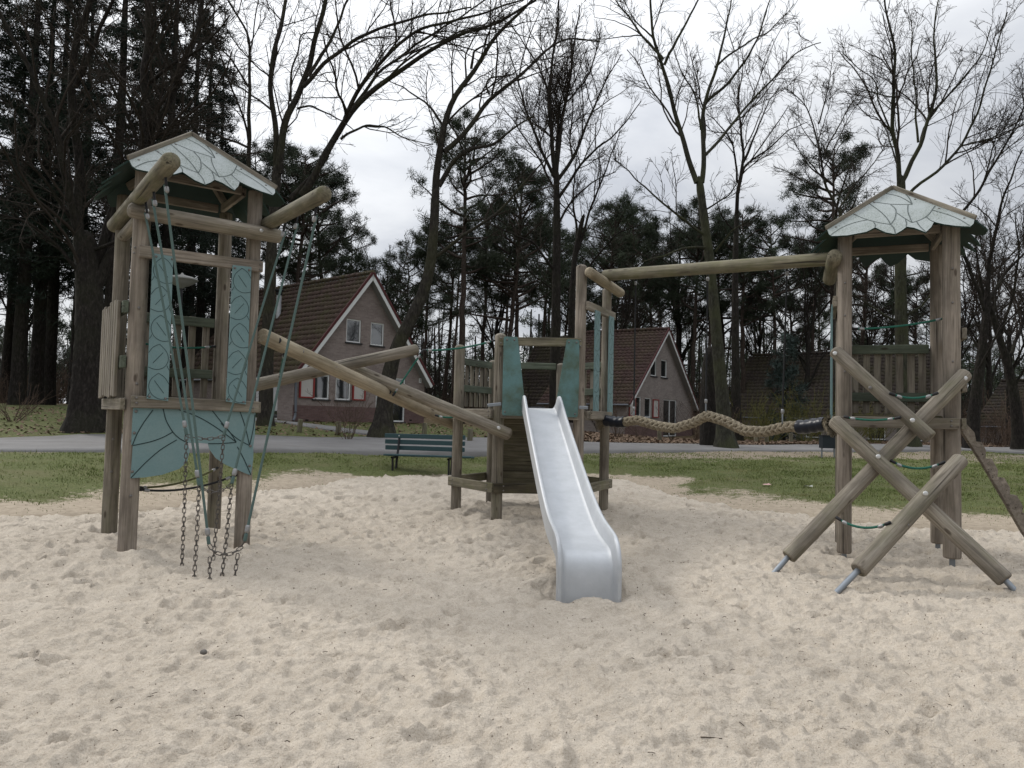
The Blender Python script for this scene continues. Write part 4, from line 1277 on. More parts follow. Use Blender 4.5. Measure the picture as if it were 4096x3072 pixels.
def window(x0, x1, y0, y1, parent, M, split=None, fr=.055, dz=.07, name='window', sill=True, frm=None):
    """frame set back in the opening, glass, sill; wall plane local coords"""
    mb = MB()
    def b(a, b_, c, d, z0=-dz - .03, z1=-dz + .035): mb.box(a, b_, c, d, z0, z1)
    b(x0, x0 + fr, y0, y1); b(x1 - fr, x1, y0, y1); b(x0 + fr, x1 - fr, y1 - fr, y1); b(x0 + fr, x1 - fr, y0, y0 + fr)
    for s in (split or []):
        xs_ = x0 + (x1 - x0) * s
        b(xs_ - fr * .6, xs_ + fr * .6, y0 + fr, y1 - fr)
    o = mb.build(name, frm or WHITE, parent, M)
    g = MB().add([(x0 + fr * .5, y0 + fr * .5, -dz), (x1 - fr * .5, y0 + fr * .5, -dz), (x1 - fr * .5, y1 - fr * .5, -dz), (x0 + fr * .5, y1 - fr * .5, -dz)], [(0, 1, 2, 3)])
    p = g.build('pane', GLASS, parent, M); sub(p, o)
    if sill:
        s_ = MB().box(x0 - .05, x1 + .05, y0 - .06, y0 - .002, -.05, .06).build('sill', SLATE, parent, M); sub(s_, o)
    return o

def house(label, L0, R0, zb, ze, za, length, tm, bmtl, wins, shutters=(), side_wins=(), group=None, plinth=True, ntile=300, chim=None, over=.32, extra=None):
    L0, R0 = Vector((*L0, 0)), Vector((*R0, 0))
    g = (R0 - L0).normalized(); W = (R0 - L0).length; r = Vector((-g.y, g.x, 0))
    H = thing('house', label, 'house', ((L0 + R0) / 2 + r * length / 2)[:2] + (zb,), group)
    M = Matrix(((g.x, 0, -r.x, L0.x), (g.y, 0, -r.y, L0.y), (0, 1, 0, zb), (0, 0, 0, 1)))     # gable: x right, y up, z towards viewer
    he, ha = ze - zb, za - zb
    ol = [(0, 0), (W, 0), (W, he), (W / 2, ha - .06), (0, he)]
    holes = [[(a, c), (b, c), (b, d), (a, d)] for a, b, c, d, *_ in wins]
    wall_with_holes('gable_wall', ol, holes, bmtl, H, M)
    for a, b, c, d, *k in wins:
        window(a, b, c, d, H, M, *k)
    for a, b, c, d in shutters:
        o = MB().box(a, b, c, d, .004, .035).build('shutter', CREAM, H, M)
        mb = MB(); f = .05
        mb.box(a - .02, a + f, c, d, .006, .06); mb.box(b - f, b + .02, c, d, .006, .06); mb.box(a + f, b - f, c, c + f, .006, .06); mb.box(a + f, b - f, d - f, d, .006, .06)
        sub(mb.build('shutter_frame', REDP, H, M), o)
    # left (long) wall, back gable, right wall
    Ms = Matrix(((-r.x, 0, -g.x, L0.x + r.x * length), (-r.y, 0, -g.y, L0.y + r.y * length), (0, 1, 0, zb), (0, 0, 0, 1)))
    sh = [[(a, c), (b, c), (b, d), (a, d)] for a, b, c, d, *_ in side_wins]
    wall_with_holes('side_wall', [(0, 0), (length, 0), (length, he), (0, he)], sh, bmtl, H, Ms)
    for a, b, c, d, *k in side_wins:
        window(a, b, c, d, H, Ms, *k)
    Mr = Matrix(((r.x, 0, g.x, R0.x), (r.y, 0, g.y, R0.y), (0, 1, 0, zb), (0, 0, 0, 1)))
    wall_with_holes('side_wall', [(0, 0), (length, 0), (length, he), (0, he)], [], bmtl, H, Mr)
    Mk = Matrix(((-g.x, 0, r.x, R0.x + r.x * length), (-g.y, 0, r.y, R0.y + r.y * length), (0, 1, 0, zb), (0, 0, 0, 1)))
    wall_with_holes('back_wall', ol, [], bmtl, H, Mk)
    if plinth:
        dw = sorted([(a, b) for a, b, c, d, *_ in wins if c < .2])
        x = 0; segs = []
        for a, b in dw:
            segs.append((x, a)); x = b
        segs.append((x, W + .012))
        for a, b in segs:
            MB().box(a - (.012 if a == 0 else 0), b, 0, .62, -.05, .012).build('plinth', BRICKP, H, M)
    # roof slabs
    sl = math.hypot(W / 2, ha - he); ux, uz = (W / 2) / sl, (ha - he) / sl
    eo = .35                                     # eaves overhang along the slope
    roofs = []
    for sg in (0, 1):
        base = L0 if sg == 0 else R0
        gx = g if sg == 0 else -g
        xax = -r if sg == 0 else r               # along the eaves
        up = gx * ux + Vector((0, 0, uz))
        n = xax.cross(up)
        if n.z < 0: n = -n
        start = base - gx * (ux * eo) + Vector((0, 0, ze - uz * eo)) + (r * (length + over) if sg == 0 else -r * over)
        Mx = Matrix(((xax.x, up.x, n.x, start.x), (xax.y, up.y, n.y, start.y), (xax.z, up.z, n.z, start.z), (0, 0, 0, 1)))
        TL_ = length + 2 * over
        slab = MB().box(0, TL_, 0, sl + eo, -.10, -.02).build('roof', GREYP, H, Mx)
        roofs.append((slab, Mx))
        tw, tl = .25, .30
        nr, nc = int((sl + eo) / tl) + 1, int(TL_ / tw)
        tl = (sl + eo - .02) / nr; tw = TL_ / nc
        key = ('tile', round(tw, 3), round(tl, 3), tm.name)
        V, F = tile_mesh(tw, tl)
        me = new_mesh('tile', V, F, True); me.materials.append(tm)
        cells = [(i, j) for j in range(nr) for i in range(nc)]
        # those nearest the viewer show largest
        def dd(c):
            p = Mx @ Vector((c[0] * tw, c[1] * tl, 0)); return p.x ** 2 + p.y ** 2
        own = ntile if sg == 0 else 0
        cells.sort(key=dd)
        rs = random.Random(4)
        for i, j in cells[:own]:
            t_o = place('tile', me, None, H, Mx @ Matrix.Translation((i * tw, j * tl, rs.uniform(0, .012))) @ Matrix.Rotation(rs.uniform(-.02, .02), 4, 'Z'))
            sub(t_o, slab)
        mb = MB()
        for i, j in cells[own:]:
            mb.add(V, F, Matrix.Translation((i * tw, j * tl, rs.uniform(0, .012))))
        if mb.V:
            t_o = mb.build('roof_tiles', tm, H, Mx, True, kind='stuff'); sub(t_o, slab)
    ridge = MB()
    p0 = (L0 + R0) / 2 - r * over
    nrt = int((length + 2 * over) / .36)
    for k in range(nrt):
        V, F = ring_mesh([(0, .115), (.34, .105)], 8)
        a = v3(p0 + r * (k * .36), za + .03 + .012 * (k % 2))
        o = place('ridge_tile', new_mesh('ridge_tile', V, F, True), tm, H, frame(a, a + r))
    # verge: white barge board with dark red trim above, soffit behind
    for sg in (0, 1):
        base, gx = (L0, g) if sg == 0 else (R0, -g)
        up = gx * ux + Vector((0, 0, uz)); nn = Vector((-gx.x * uz, -gx.y * uz, ux))
        a = base - up * eo + Vector((0, 0, ze)) - r * over; b = base + up * sl + Vector((0, 0, ze)) - r * over
        plank('barge_board', a - nn * .10, b - nn * .10, .15, .03, WHITE, H, up=nn, ch=.003)
        plank('verge_trim', a + nn * .035 - r * .012, b + nn * .035 - r * .012, .11, .05, DARKR, H, up=nn, ch=.003)
        sf = MB().add([a - nn * .16, a - nn * .16 + r * over, b - nn * .16 + r * over, b - nn * .16], [(0, 1, 2, 3)]).build('soffit', GREYP, H)
    # gutter on the near eaves
    e0 = L0 - g * (ux * eo + .03) + Vector((0, 0, ze - uz * eo - .02))
    log('gutter', e0 - r * over * .8, e0 + r * (length + over), .05, PIPE, H, dome=(0, 0), sides=10, wob=0)
    if extra: extra(H, L0, R0, g, r, M, Ms, W)
    if chim:
        k, u = chim
        p = L0 + r * k + g * (W / 2 * u); z = ze + (za - ze) * u
        o = log('flue', v3(p, z - .1), v3(p, z + 1.05), .11, STEEL, H, dome=(0, 0), sides=16, wob=0)
        f = log('flue_cap', v3(p, z + 1.12), v3(p, z + 1.2), .2, SOOT, H, dome=(0, 0), sides=16, wob=0); sub(f, o)
        f = log('flue_collar', v3(p, z + .95), v3(p, z + 1.10), .14, SOOT, H, dome=(0, 0), sides=16, wob=0); sub(f, o)
    return H

# house 1, by the leaning tree
hL = P(1172, 1682, 28.5); hR = P(1694, 1692, 33.6)
W1 = math.hypot(hR.x - hL.x, hR.y - hL.y)
M1o, g1 = hL, Vector((hR.x - hL.x, hR.y - hL.y, 0)).normalized()
n1 = Vector((g1.y, -g1.x, 0))
zb1, ze1, za1 = 1.06, 3.02, P(1490, 1098, 31.1).z
def h1(px, py):
    p = PL(px, py, Vector((hL.x, hL.y, 0)), n1); return ((p - Vector((hL.x, hL.y, 0))).dot(g1), p.z - zb1)
def rect1(x0, y0, x1, y1):
    a, b = h1(x0, y0), h1(x1, y1); return (a[0], b[0], b[1], a[1])
c3 = lambda x, y: (1000 + x / 2.074, 1000 + y / 2.074)
def rc(x0, y0, x1, y1): return rect1(*c3(x0, y0), *c3(x1, y1))
def rd(t, lo=None): return t
wn_ = [rc(803, 566, 918, 775), rc(1005, 597, 1108, 800), rc(528, 1030, 655, 1240), rc(714, 1060, 832, 1247)]
wn_ = [(a, b, c, d) for a, b, c, d in wn_]
dr = rc(1050, 1050, 1280, 1432); dr = (dr[0], dr[1], .04, dr[3])
def ext1(H, L0, R0, g, r, M, Ms, W):
    a, b = h1(*c3(918, 835)), h1(*c3(1010, 828))
    # porch lamp and house number plate
    x, y = h1(*c3(1410, 1083)); MB().box(x - .07, x + .07, y - .1, y + .1, .004, .02).build('number_plate', WHITE, H, M)
    cu = bpy.data.curves.new('house_number', 'FONT'); cu.body = '2'; cu.size = .17; cu.extrude = .002; cu.align_x = 'CENTER'; cu.align_y = 'CENTER'
    to = bpy.data.objects.new('house_number', cu); COL.objects.link(to); dg = bpy.context.evaluated_depsgraph_get()
    me = bpy.data.meshes.new_from_object(to.evaluated_get(dg)); bpy.data.objects.remove(to)
    place('house_number', me, SLATE, H, M @ Matrix.Translation((x, y, .024)))
    for px in (470, 1330):
        x, y = h1(*c3(px, 1412)); MB().box(x - .07, x + .07, y - .03, y + .03, .012, .02).build('air_brick', INSIDE, H, M)
    pts = [v3(L0 - g * .12 - r * .1, 2.72), v3(L0 + g * .03 - r * .08, 2.5), v3(L0 + g * .05 - r * .08, 1.25), v3(L0 - g * .05 - r * .1, 1.1)]
    cord('downpipe', pts, .05, PIPE, H, 24, 10)
house('pink brick house with mossy brown tiled roof and red-framed shutters by the leaning tree', (hL.x, hL.y), (hR.x, hR.y), zb1, ze1, za1, 9.0, TILE1, BRICK,
      [(*wn_[0],), (*wn_[1],), (*wn_[2],), (*wn_[3],), (*dr, [.55])],
      shutters=[rc(412, 1052, 524, 1230), rc(852, 1090, 948, 1250)], side_wins=[(6.1, 7.9, .05, 1.75, [.5])], chim=(4.6, .62), extra=ext1)

# house 2, redder roof, behind the platform
h2L, h2R = P(2502, 1752, 38.4), P(2768, 1750, 47.0)
h2L.z = h2R.z = 0
g2 = (h2R - h2L).normalized(); n2 = Vector((g2.y, -g2.x, 0)); zb2 = .48
def h2(px, py):
    p = PL(px, py, h2L, n2); return ((p - h2L).dot(g2), p.z - zb2)
c6 = lambda x, y: (2250 + x * .5425, 950 + y * .5425)
def rc2(x0, y0, x1, y1):
    a, b = h2(*c6(x0, y0)), h2(*c6(x1, y1)); return (a[0], b[0], b[1], a[1])
w2 = [rc2(652, 885, 694, 1025), rc2(728, 898, 770, 1035), rc2(540, 1172, 578, 1325), rc2(607, 1180, 652, 1328)]
d2 = rc2(745, 1192, 840, 1400); d2 = (d2[0], d2[1], .05, d2[3])
house('grey-pink brick house with red-brown tiled roof and two small gable windows', h2L[:2], h2R[:2], zb2, 2.42, P(2654, 1305, 41.2).z, 4.8, TILE2, BRICKG,
      [*w2, (*d2, [.5])], shutters=[rc2(490, 1178, 532, 1320), rc2(664, 1192, 703, 1330)])

# house 3: low house with a long mossy roof turned to the road
a3, b3 = P(3080, 1745, 47), P(3000, 1745, 40)
def long_house(label, xl, xr, Y, yl, zb, ze, za, depth, tm, nt_=300, dark=True, group=None):
    """long side faces the viewer; built with its gable to the left"""
    p0, p1 = P(xl, 1700, Y), P(xr, 1700, yl)
    p0.z = p1.z = 0
    r = (p1 - p0).normalized()                  # eaves run to the right
    # gable line runs from the far corner to the near left corner; house() wants gable left->right with ridge behind it
    n = Vector((-r.y, r.x, 0))
    Lc = p1; Rc = p1 + n * depth                # right-hand end gable, seen from the right
    return house(label, Lc[:2], Rc[:2], zb, ze, za, (p1 - p0).length, tm, BRICKG, [], plinth=False, ntile=nt_, over=.25,
                 side_wins=[(k, k + .9, .15, 1.15) for k in (2.0, 4.2, 7.5, 9.5) if k + 1 < (p1 - p0).length], group=group)
long_house('low house with a long dark mossy tiled roof behind the young spruce', 2935, 3720, 46, 40, .5, 2.0, P(3150, 1402, 45).z, 7.4, TILE3, 300)
long_house('small house with mossy brown roof showing between the platform posts', 2040, 2395, 48, 44.5, .8, 2.35, P(2200, 1345, 49).z, 7, TILE3, 200)
long_house('brown roofed house with white posts beyond the bare trees', 3915, 4420, 43, 38, .6, P(4000, 1690, 39).z, P(4000, 1510, 41.5).z, 6.5, TILE3, 200)
hq = P(0, 1600, 44)
house('house with red tiled verge just showing beyond the tall spruces', (hq.x - 7.2, hq.y - 2.5), (hq.x - 1.2, hq.y + 1.2), 1.5, P(40, 1520, 44).z - .3, P(0, 1450, 44).z + 2.9, 8, TILE2, BRICK, [], ntile=60, plinth=False)

# ------------------------------------------------------------------ bench, lamp, bollards, notice box
BENP = mat('dark_blue_bench_paint', (.026, .058, .064), .5)
by = 15.9
bA, bB = P(1540, 1745, by), P(1862, 1745, by - .25)
bg_ = min(gz(bA.x, bA.y), gz(bB.x, bB.y))
bx = (bB - bA); bx.z = 0; BLn = bx.length; bx.normalize(); bo = Vector((bx.y, -bx.x, 0))
BN = thing('park_bench', 'dark blue slatted park bench on the grass bank behind the log bridge', 'bench', ((bA + bB) / 2)[:2] + (bg_,))
zt = P(1540, 1742, by).z
for k in range(3):
    plank('back_slat', v3(bA - bo * (.03 * k), zt - k * .125), v3(bB - bo * (-.03 * k), zt - k * .125) if False else v3(bB + bo * (.03 * k) - bo * .0, zt - k * .125), .092, .035, BENP, BN, up=(0, 0, 1))
for k in range(3):
    p, q_ = bA + bo * (.14 + .13 * k) + bx * .12, bB + bo * (.14 + .13 * k) + bx * .22
    plank('seat_slat', v3(p, zt - .40 + .01 * k), v3(q_, zt - .40 + .01 * k), .11, .035, BENP, BN, up=bo)
for u in (.18, .86):
    c = bA + bx * (BLn * u)
    mb = MB()
    pts = [v3(c - bo * .03, zt + .03), v3(c + bo * .06, zt - .33), v3(c + bo * .12, zt - .43), v3(c + bo * .22, bg_ - .1)]
    cord('leg_frame', pts, .025, SOOT, BN, 12, 8)
    cord('seat_bearer', [v3(c + bo * .08, zt - .44), v3(c + bo * .5, zt - .43)], .022, SOOT, BN, 4, 8)
    cord('foot', [v3(c + bo * .42, zt - .44), v3(c + bo * .40, bg_ - .1)], .022, SOOT, BN, 4, 8)
    for k in range(3):
        bolt(v3(c + bo * (.02 + .03 * k * 0), zt - k * .125), bo, BN, .014, BOLTB)

lp = P(703, 1700, 21.5); lg = gz(lp.x, lp.y)
LT = thing('street_lamp', 'slim lamp post with a pale saucer-shaped shade behind the leaf tower', 'street lamp', (lp.x, lp.y, lg))
zl = P(703, 1118, 21.5).z
log('post', (lp.x, lp.y, lg - .2), (lp.x, lp.y, zl - .2), .04, SOOT, LT, r2=.035, dome=(0, 0), sides=12, wob=0)
V, F = ring_mesh([(-.26, .04), (-.2, .10), (-.17, .20), (-.09, .34), (-.03, .385), (-.02, .43), (.0, .44), (.03, .42), (.08, .3), (.12, .12), (.15, .04), (.2, .02)], 28)
place('lamp_shade', new_mesh('lamp_shade', V, F, True), mat('lamp_white', (.2, .2, .185), .5), LT, Matrix.Translation((lp.x, lp.y, zl)))

for i, (x, y0, y1, Y) in enumerate(((1196, 1690, 1735, 24.2), (1351, 1683, 1735, 24.4), (1695, 1718, 1748, 25.0), (1878, 1716, 1756, 22.4), (3025, 1750, 1778, 30.5), (3068, 1757, 1781, 30.0), (3166, 1740, 1776, 31), (2640, 1748, 1768, 29))):
    p = P(x, y1, Y); g_ = gz(p.x, p.y); h = max(.42, (y1 - y0) / FOC * Y)
    o = log('bollard', (p.x, p.y, g_ - .1), (p.x + random.uniform(-.05, .05), p.y, g_ + h), .085, WOOD_G, None, r2=.08, dome=(0, 0), sides=14)
    tag(o, 'short round wooden bollard beside the path near the pink brick house' if x < 2000 else 'short round wooden bollard among the leaves across the road', 'bollard', 'bollards by the house path' if x < 2000 else 'bollards across the road')

np_ = P(3312, 1806, 20.5); ng = gz(np_.x, np_.y)
NB = thing('notice_box', 'dark box on two thin metal legs at the roadside behind the tower', 'notice box', (np_.x, np_.y, ng))
for s in (-.17, .17):
    log('leg', (np_.x + s, np_.y, ng - .1), (np_.x + s, np_.y, ng + .62), .022, GALV, NB, dome=(0, 0), sides=10, wob=0)
MB().box(-.21, .21, -.12, .12, .27, .60).build('box', mat('dark_blue_box', (.012, .017, .022), .5), NB, Matrix.Translation((np_.x, np_.y - .03, ng)))
MB().box(-.225, .225, -.14, .14, .602, .625).build('lid', SOOT, NB, Matrix.Translation((np_.x, np_.y - .03, ng)))
# ------------------------------------------------------------------ trees
def barkm(name, a, b, moss, amt):
    m = mat(name, a, .95, spec=.1); t = NT(m); v = t.coord('Object', (1, 1, .35))
    f = t.noise(v, 16, 5, .7, .5); g = t.noise(t.coord('Object'), .9, 3, .6)
    c = t.ramp(f, [(.32, tuple(x * .5 for x in a)), (.52, a), (.72, b)])
    c = t.mix(t.mul(t.rampf(g, .45, .62), amt), c, moss)
    t.base(c); t.bump(f, .9, .04)
    return m
BARK = barkm('oak_bark', (.034, .03, .026), (.07, .063, .052), (.05, .053, .024), .4)
BARKG = barkm('green_beech_bark', (.036, .035, .027), (.066, .065, .048), (.055, .06, .028), .5)
BARKP = barkm('pine_bark', (.05, .038, .032), (.095, .072, .058), (.05, .048, .035), .2)
BARKD = barkm('dark_spruce_bark', (.022, .019, .017), (.05, .043, .038), (.03, .032, .018), .3)
TWIG = mat('twig', (.032, .026, .021), .9, spec=.1)
def needlem(name, a, b):
    m = mat(name, a, .8, spec=.2); t = NT(m); oi = t.n('ShaderNodeObjectInfo')
    n = t.noise(t.coord('Object'), .8, 3, .6)
    c = t.ramp(n, [(.35, a), (.68, b)])
    t.base(t.mix(t.mul(oi.outputs['Random'], .4), c, tuple(x * .6 for x in a)))
    return m
NEED = needlem('pine_needles', (.024, .033, .02), (.05, .064, .036))
NEEDS = needlem('spruce_needles', (.008, .014, .01), (.02, .03, .018))
NEEDB = needlem('blue_spruce_needles', (.03, .045, .04), (.05, .07, .06))

def unit(a): return a / (np.linalg.norm(a, axis=-1, keepdims=True) + 1e-9)
def spawn(r, pts, rad, per_m, t0, ang, lf, lmin, lmax, N, up, jit, rf, rmin, even=False, maxk=None):
    """children along a batch of parents; returns pts (K,N,3), rad (K,N)"""
    K, M, _ = pts.shape
    L = np.linalg.norm(np.diff(pts, axis=1), axis=2).sum(1)
    cnt = r.poisson(np.maximum(L * (1 - t0) * per_m, .01)) if not even else np.maximum(1, (L * (1 - t0) * per_m).astype(int))
    idx = np.repeat(np.arange(K), cnt)
    if maxk and len(idx) > maxk:
        idx = r.choice(idx, maxk, replace=False)
    n = len(idx)
    t = t0 + (1 - t0) * r.random(n) ** .85
    f = t * (M - 1); i = np.minimum(f.astype(int), M - 2); w = (f - i)[:, None]
    p = pts[idx, i] * (1 - w) + pts[idx, i + 1] * w
    T = unit(pts[idx, i + 1] - pts[idx, i])
    pr = rad[idx, i] * (1 - w[:, 0]) + rad[idx, i + 1] * w[:, 0]
    rv = unit(np.cross(T, r.normal(0, 1, (n, 3))))
    a = np.radians(r.normal(ang, 13, n))[:, None]
    d = unit(T * np.cos(a) + rv * np.sin(a) + np.array([0, 0, up]))
    l = np.clip(lf * L[idx] * (1.2 - t) * r.uniform(.55, 1.25, n), lmin, lmax)
    step = (l / (N - 1))[:, None]
    out = np.zeros((n, N, 3)); out[:, 0] = p
    drift = r.normal(0, jit * .5, (n, 3))
    for k in range(1, N):
        d = unit(d + r.normal(0, jit, (n, 3)) + drift * .5 + np.array([0, 0, up * .35]))
        out[:, k] = out[:, k - 1] + d * step
    r0 = np.maximum(np.minimum(pr * .62, rf * l), rmin)
    R = r0[:, None] * np.linspace(1, .38, N)[None]
    return out, np.maximum(R, rmin * .8)

def merge(parts):
    Vs, Fs, c = [], [], 0
    for V, F in parts:
        Vs.append(V); Fs.append(F + c); c += len(V)
    return np.vstack(Vs), np.vstack(Fs)

def bare_crown(r, limbs, dens=1.0, fine=1.0, up=.12, scale=1.0, lv1=(1.6, .12, 40, .5)):
    """limbs: list of (pts(N,3), rad(N)) all resampled to 12; returns branch mesh"""
    P0 = np.stack([l[0] for l in limbs]); R0 = np.stack([l[1] for l in limbs])
    rm = .006 * scale
    a1, b1_ = spawn(r, P0, R0, lv1[0] * dens, lv1[1], lv1[2], lv1[3], .8, 4.4, 10, up, .13, .011, rm * 1.7)
    a2, b2_ = spawn(r, a1, b1_, 3.0 * dens, .1, 45, .55, .5, 2.2, 6, up * .8, .16, .009, rm * 1.3)
    a2b, b2b = spawn(r, P0, R0, 1.6 * dens, .2, 50, .2, .4, 1.8, 6, up, .16, .009, rm * 1.3)
    a2 = np.concatenate([a2, a2b]); b2_ = np.concatenate([b2_, b2b])
    a3, b3_ = spawn(r, a2, b2_, 7.4 * fine, .08, 42, .6, .24, .9, 4, up * .5, .2, .008, rm)
    parts = [tubes_np(a1, b1_, 5), tubes_np(a2, b2_, 4), tubes_np(a3, b3_, 3)]
    return merge(parts)

def limb(px, Ys, w, n=26):
    """a limb seen at these photo points, its distance running over Ys, widths in metres at both ends"""
    k = len(px)
    ys = np.interp(np.linspace(0, 1, k), np.linspace(0, 1, len(Ys)), Ys)
    q = resample([P(x, y, Y) for (x, y), Y in zip(px, ys)], n)
    return q, (w[1] + (w[0] - w[1]) * np.linspace(1, 0, n) ** 1.15) * .37

def bare_tree(name, label, base, trunk, limbs, seed, bark=BARK, dens=1.0, fine=1.0, up=.12, group=None, flare=1.0, scale=1.0, lv1=(1.6, .12, 40, .5)):
    r = np.random.default_rng(seed)
    b = Vector(base); b.z = gz(b.x, b.y)
    T = thing(name, label, 'tree', tuple(b), group)
    def wob(l, a=.3):
        q, R = l; L = np.linalg.norm(q[-1] - q[0]); s = r.normal(0, 1, (13, 3))
        t = np.linspace(0, 1, len(q))[:, None]
        for k in range(13):
            q = q + a * .05 * L / (k + 1) ** 1.1 * np.sin((k + 1) * np.pi * t) * s[k] * np.array([.5, 1, .5])
        return q, R
    tq, tR = trunk
    # root flare
    n = len(tq)
    g = b.z
    tR = tR * (1 + flare * .75 * np.exp(-np.maximum(tq[:, 2] - g, 0) / .32) + flare * .12 * np.exp(-np.maximum(tq[:, 2] - g, 0) / 1.5))
    o = np.array(b)
    td = unit(tq[-1] - tq[-2])
    q2 = np.vstack([tq[0] - [0, 0, .35], tq, tq[-1] + td * .18, tq[-1] + td * .3]); R2 = np.r_[tR[0] * 1.15, tR, tR[-1] * .72, tR[-1] * .12]
    dn = np.linspace(0, 1, 40)
    src = np.linspace(0, 1, len(q2))
    q3 = np.stack([np.interp(dn, src, q2[:, i]) for i in range(3)], 1); R3 = np.interp(dn, src, R2)
    V, F = tubes_np((q3 - o)[None], R3[None], 18)
    # furrowed, uneven section
    ang = np.tile(np.arange(18) * 2 * np.pi / 18, 40); ii = np.repeat(np.arange(40), 18)
    k = 1 + .05 * np.sin(3 * ang + seed) + .04 * np.sin(5 * ang + seed * 2 + ii * .2) + .025 * r.normal(0, 1, len(ang))
    c = (q3 - o)[ii]; V = c + (V - c) * k[:, None]
    parts = [(V, F)]
    lm = [wob(l) for l in limbs]
    if lm:
        parts.append(tubes_np(np.stack([l[0] for l in lm]) - o, np.stack([l[1] for l in lm]), 9))
    V, F = merge(parts)
    place('trunk', new_mesh('trunk', V, F, True), bark, T, Matrix.Translation(o))
    V, F = bare_crown(r, lm, dens, fine, up, scale, lv1)
    place('crown', new_mesh('crown', V - o, F, True), TWIG, T, Matrix.Translation(o))
    return T
def trunk_px(px, Y, w, n=16):
    w = (w[0] * .86, w[1] * .74)
    q = resample([P(x, y, Y) for x, y in px], n)
    return q, np.linspace(w[0], w[1], n) / 2
z3 = lambda x, y: (800 + x * .7233, y * .7233)
z4 = lambda x, y: (2300 + x * .812, y * .812)
def L3(pts, Ys, w): return limb([z3(*p) for p in pts], Ys, w)
def L4(pts, Ys, w): return limb([z4(*p) for p in pts], Ys, w)

# A: many-stemmed oak with a huge dark bole at the far left
Y = 21
bare_tree('oak_tree', 'old oak with a huge blackened bole and several stems at the roadside', P(345, 1700, Y),
  trunk_px([(348, 1710), (352, 1600), (362, 1400), (360, 1200), (350, 1050), (335, 960)], Y, (1.08, .8)),
  [limb([(352, 1260), (345, 1060), (320, 800), (300, 520), (285, 330), (330, 110), (400, -120)], (21, 20.5), (.46, .2)),
   limb([(352, 1260), (325, 1040), (250, 720), (120, 320), (30, 130), (-60, -60)], (21, 19.5), (.36, .12)),
   limb([(356, 1280), (390, 1060), (480, 760), (600, 520), (740, 250), (800, 0), (830, -160)], (21, 22), (.44, .15)),
   limb([(358, 1300), (405, 1100), (520, 830), (580, 560), (575, 250), (590, 0), (600, -200)], (21, 21.6), (.46, .22)),
   limb([(300, 350), (400, 90), (480, -80)], (20.6, 19.5), (.2, .1)),
   limb([(600, 330), (700, 260), (830, 180), (920, 60)], (21.8, 20.5), (.17, .05)),
   limb([(560, 590), (430, 300), (330, 120), (280, 0)], (21.4, 20), (.16, .06)),
   limb([(360, 1150), (240, 980), (100, 880), (-60, 840)], (21, 19), (.18, .05)),
   limb([(370, 1000), (480, 960), (600, 900), (690, 790)], (21, 19.5), (.15, .05)),
   limb([(300, 900), (170, 700), (60, 620), (-80, 590)], (20.8, 19.2), (.14, .05))], 31, BARKD, 1.0, 1.0, flare=.55)

# B: the sweeping two-stemmed oak behind the leaf tower
Y = 25
bare_tree('oak_tree', 'oak with long limbs sweeping sideways over the leaf tower and pink brick house', P(1065, 1700, Y),
  trunk_px([(1060, 1720), (1066, 1500), (1075, 1250), (1085, 1000), (1098, 800), (1106, 690)], Y, (0.496, 0.416)),
  [L3([(270, 990), (262, 700), (262, 500), (270, 200), (150, 0), (60, -160)], (25, 24), (0.208, 0.064)),
   L3([(420, 980), (430, 700), (410, 560), (440, 380), (470, 180), (495, 0), (510, -200)], (25, 25.6), (0.288, 0.136)),
   L3([(440, 960), (480, 680), (560, 500), (600, 330), (640, 150), (690, 0), (740, -180)], (25, 24.3), (0.368, 0.16)),
   L3([(570, 480), (700, 330), (860, 210), (1000, 165), (1240, 95), (1500, 40)], (24.6, 23), (0.2, 0.064)),
   L3([(560, 1080), (640, 980), (720, 830), (800, 680), (860, 580), (1000, 470), (1150, 370), (1300, 260), (1500, 190), (1700, 120), (1860, 0)], (25, 23), (0.352, 0.096)),
   L3([(800, 660), (900, 480), (1050, 290), (1230, 150), (1450, 100), (1700, 30), (1860, -40)], (24.5, 22.5), (0.2, 0.064)),
   L3([(780, 770), (910, 680), (1030, 690), (1130, 770), (1290, 800)], (24.6, 23.3), (0.12, 0.032)),
   L3([(540, 600), (620, 590), (780, 670), (850, 720)], (24.7, 24), (0.104, 0.04)),
   L3([(500, 560), (505, 380), (550, 270), (550, 190), (640, 180), (730, 200)], (25, 24.2), (0.112, 0.04)),
   L3([(600, 420), (740, 200), (800, 30), (900, -100)], (24.6, 25.4), (0.176, 0.08)),
   L3([(830, 620), (1010, 380), (1220, 240), (1420, 120), (1650, -60)], (24.3, 25), (0.16, 0.056)),
   L3([(500, 1100), (620, 970), (700, 870), (750, 760)], (25, 25.2), (0.24, 0.16)),
   L3([(265, 480), (180, 330), (60, 230), (-60, 240)], (24.4, 23), (0.104, 0.032)),
   L3([(1000, 470), (1190, 290), (1290, 250), (1500, 150), (1700, 160), (1830, 210)], (23.9, 22.6), (0.112, 0.032))], 32, BARK, 1.0, 1.05, .08, flare=.6)

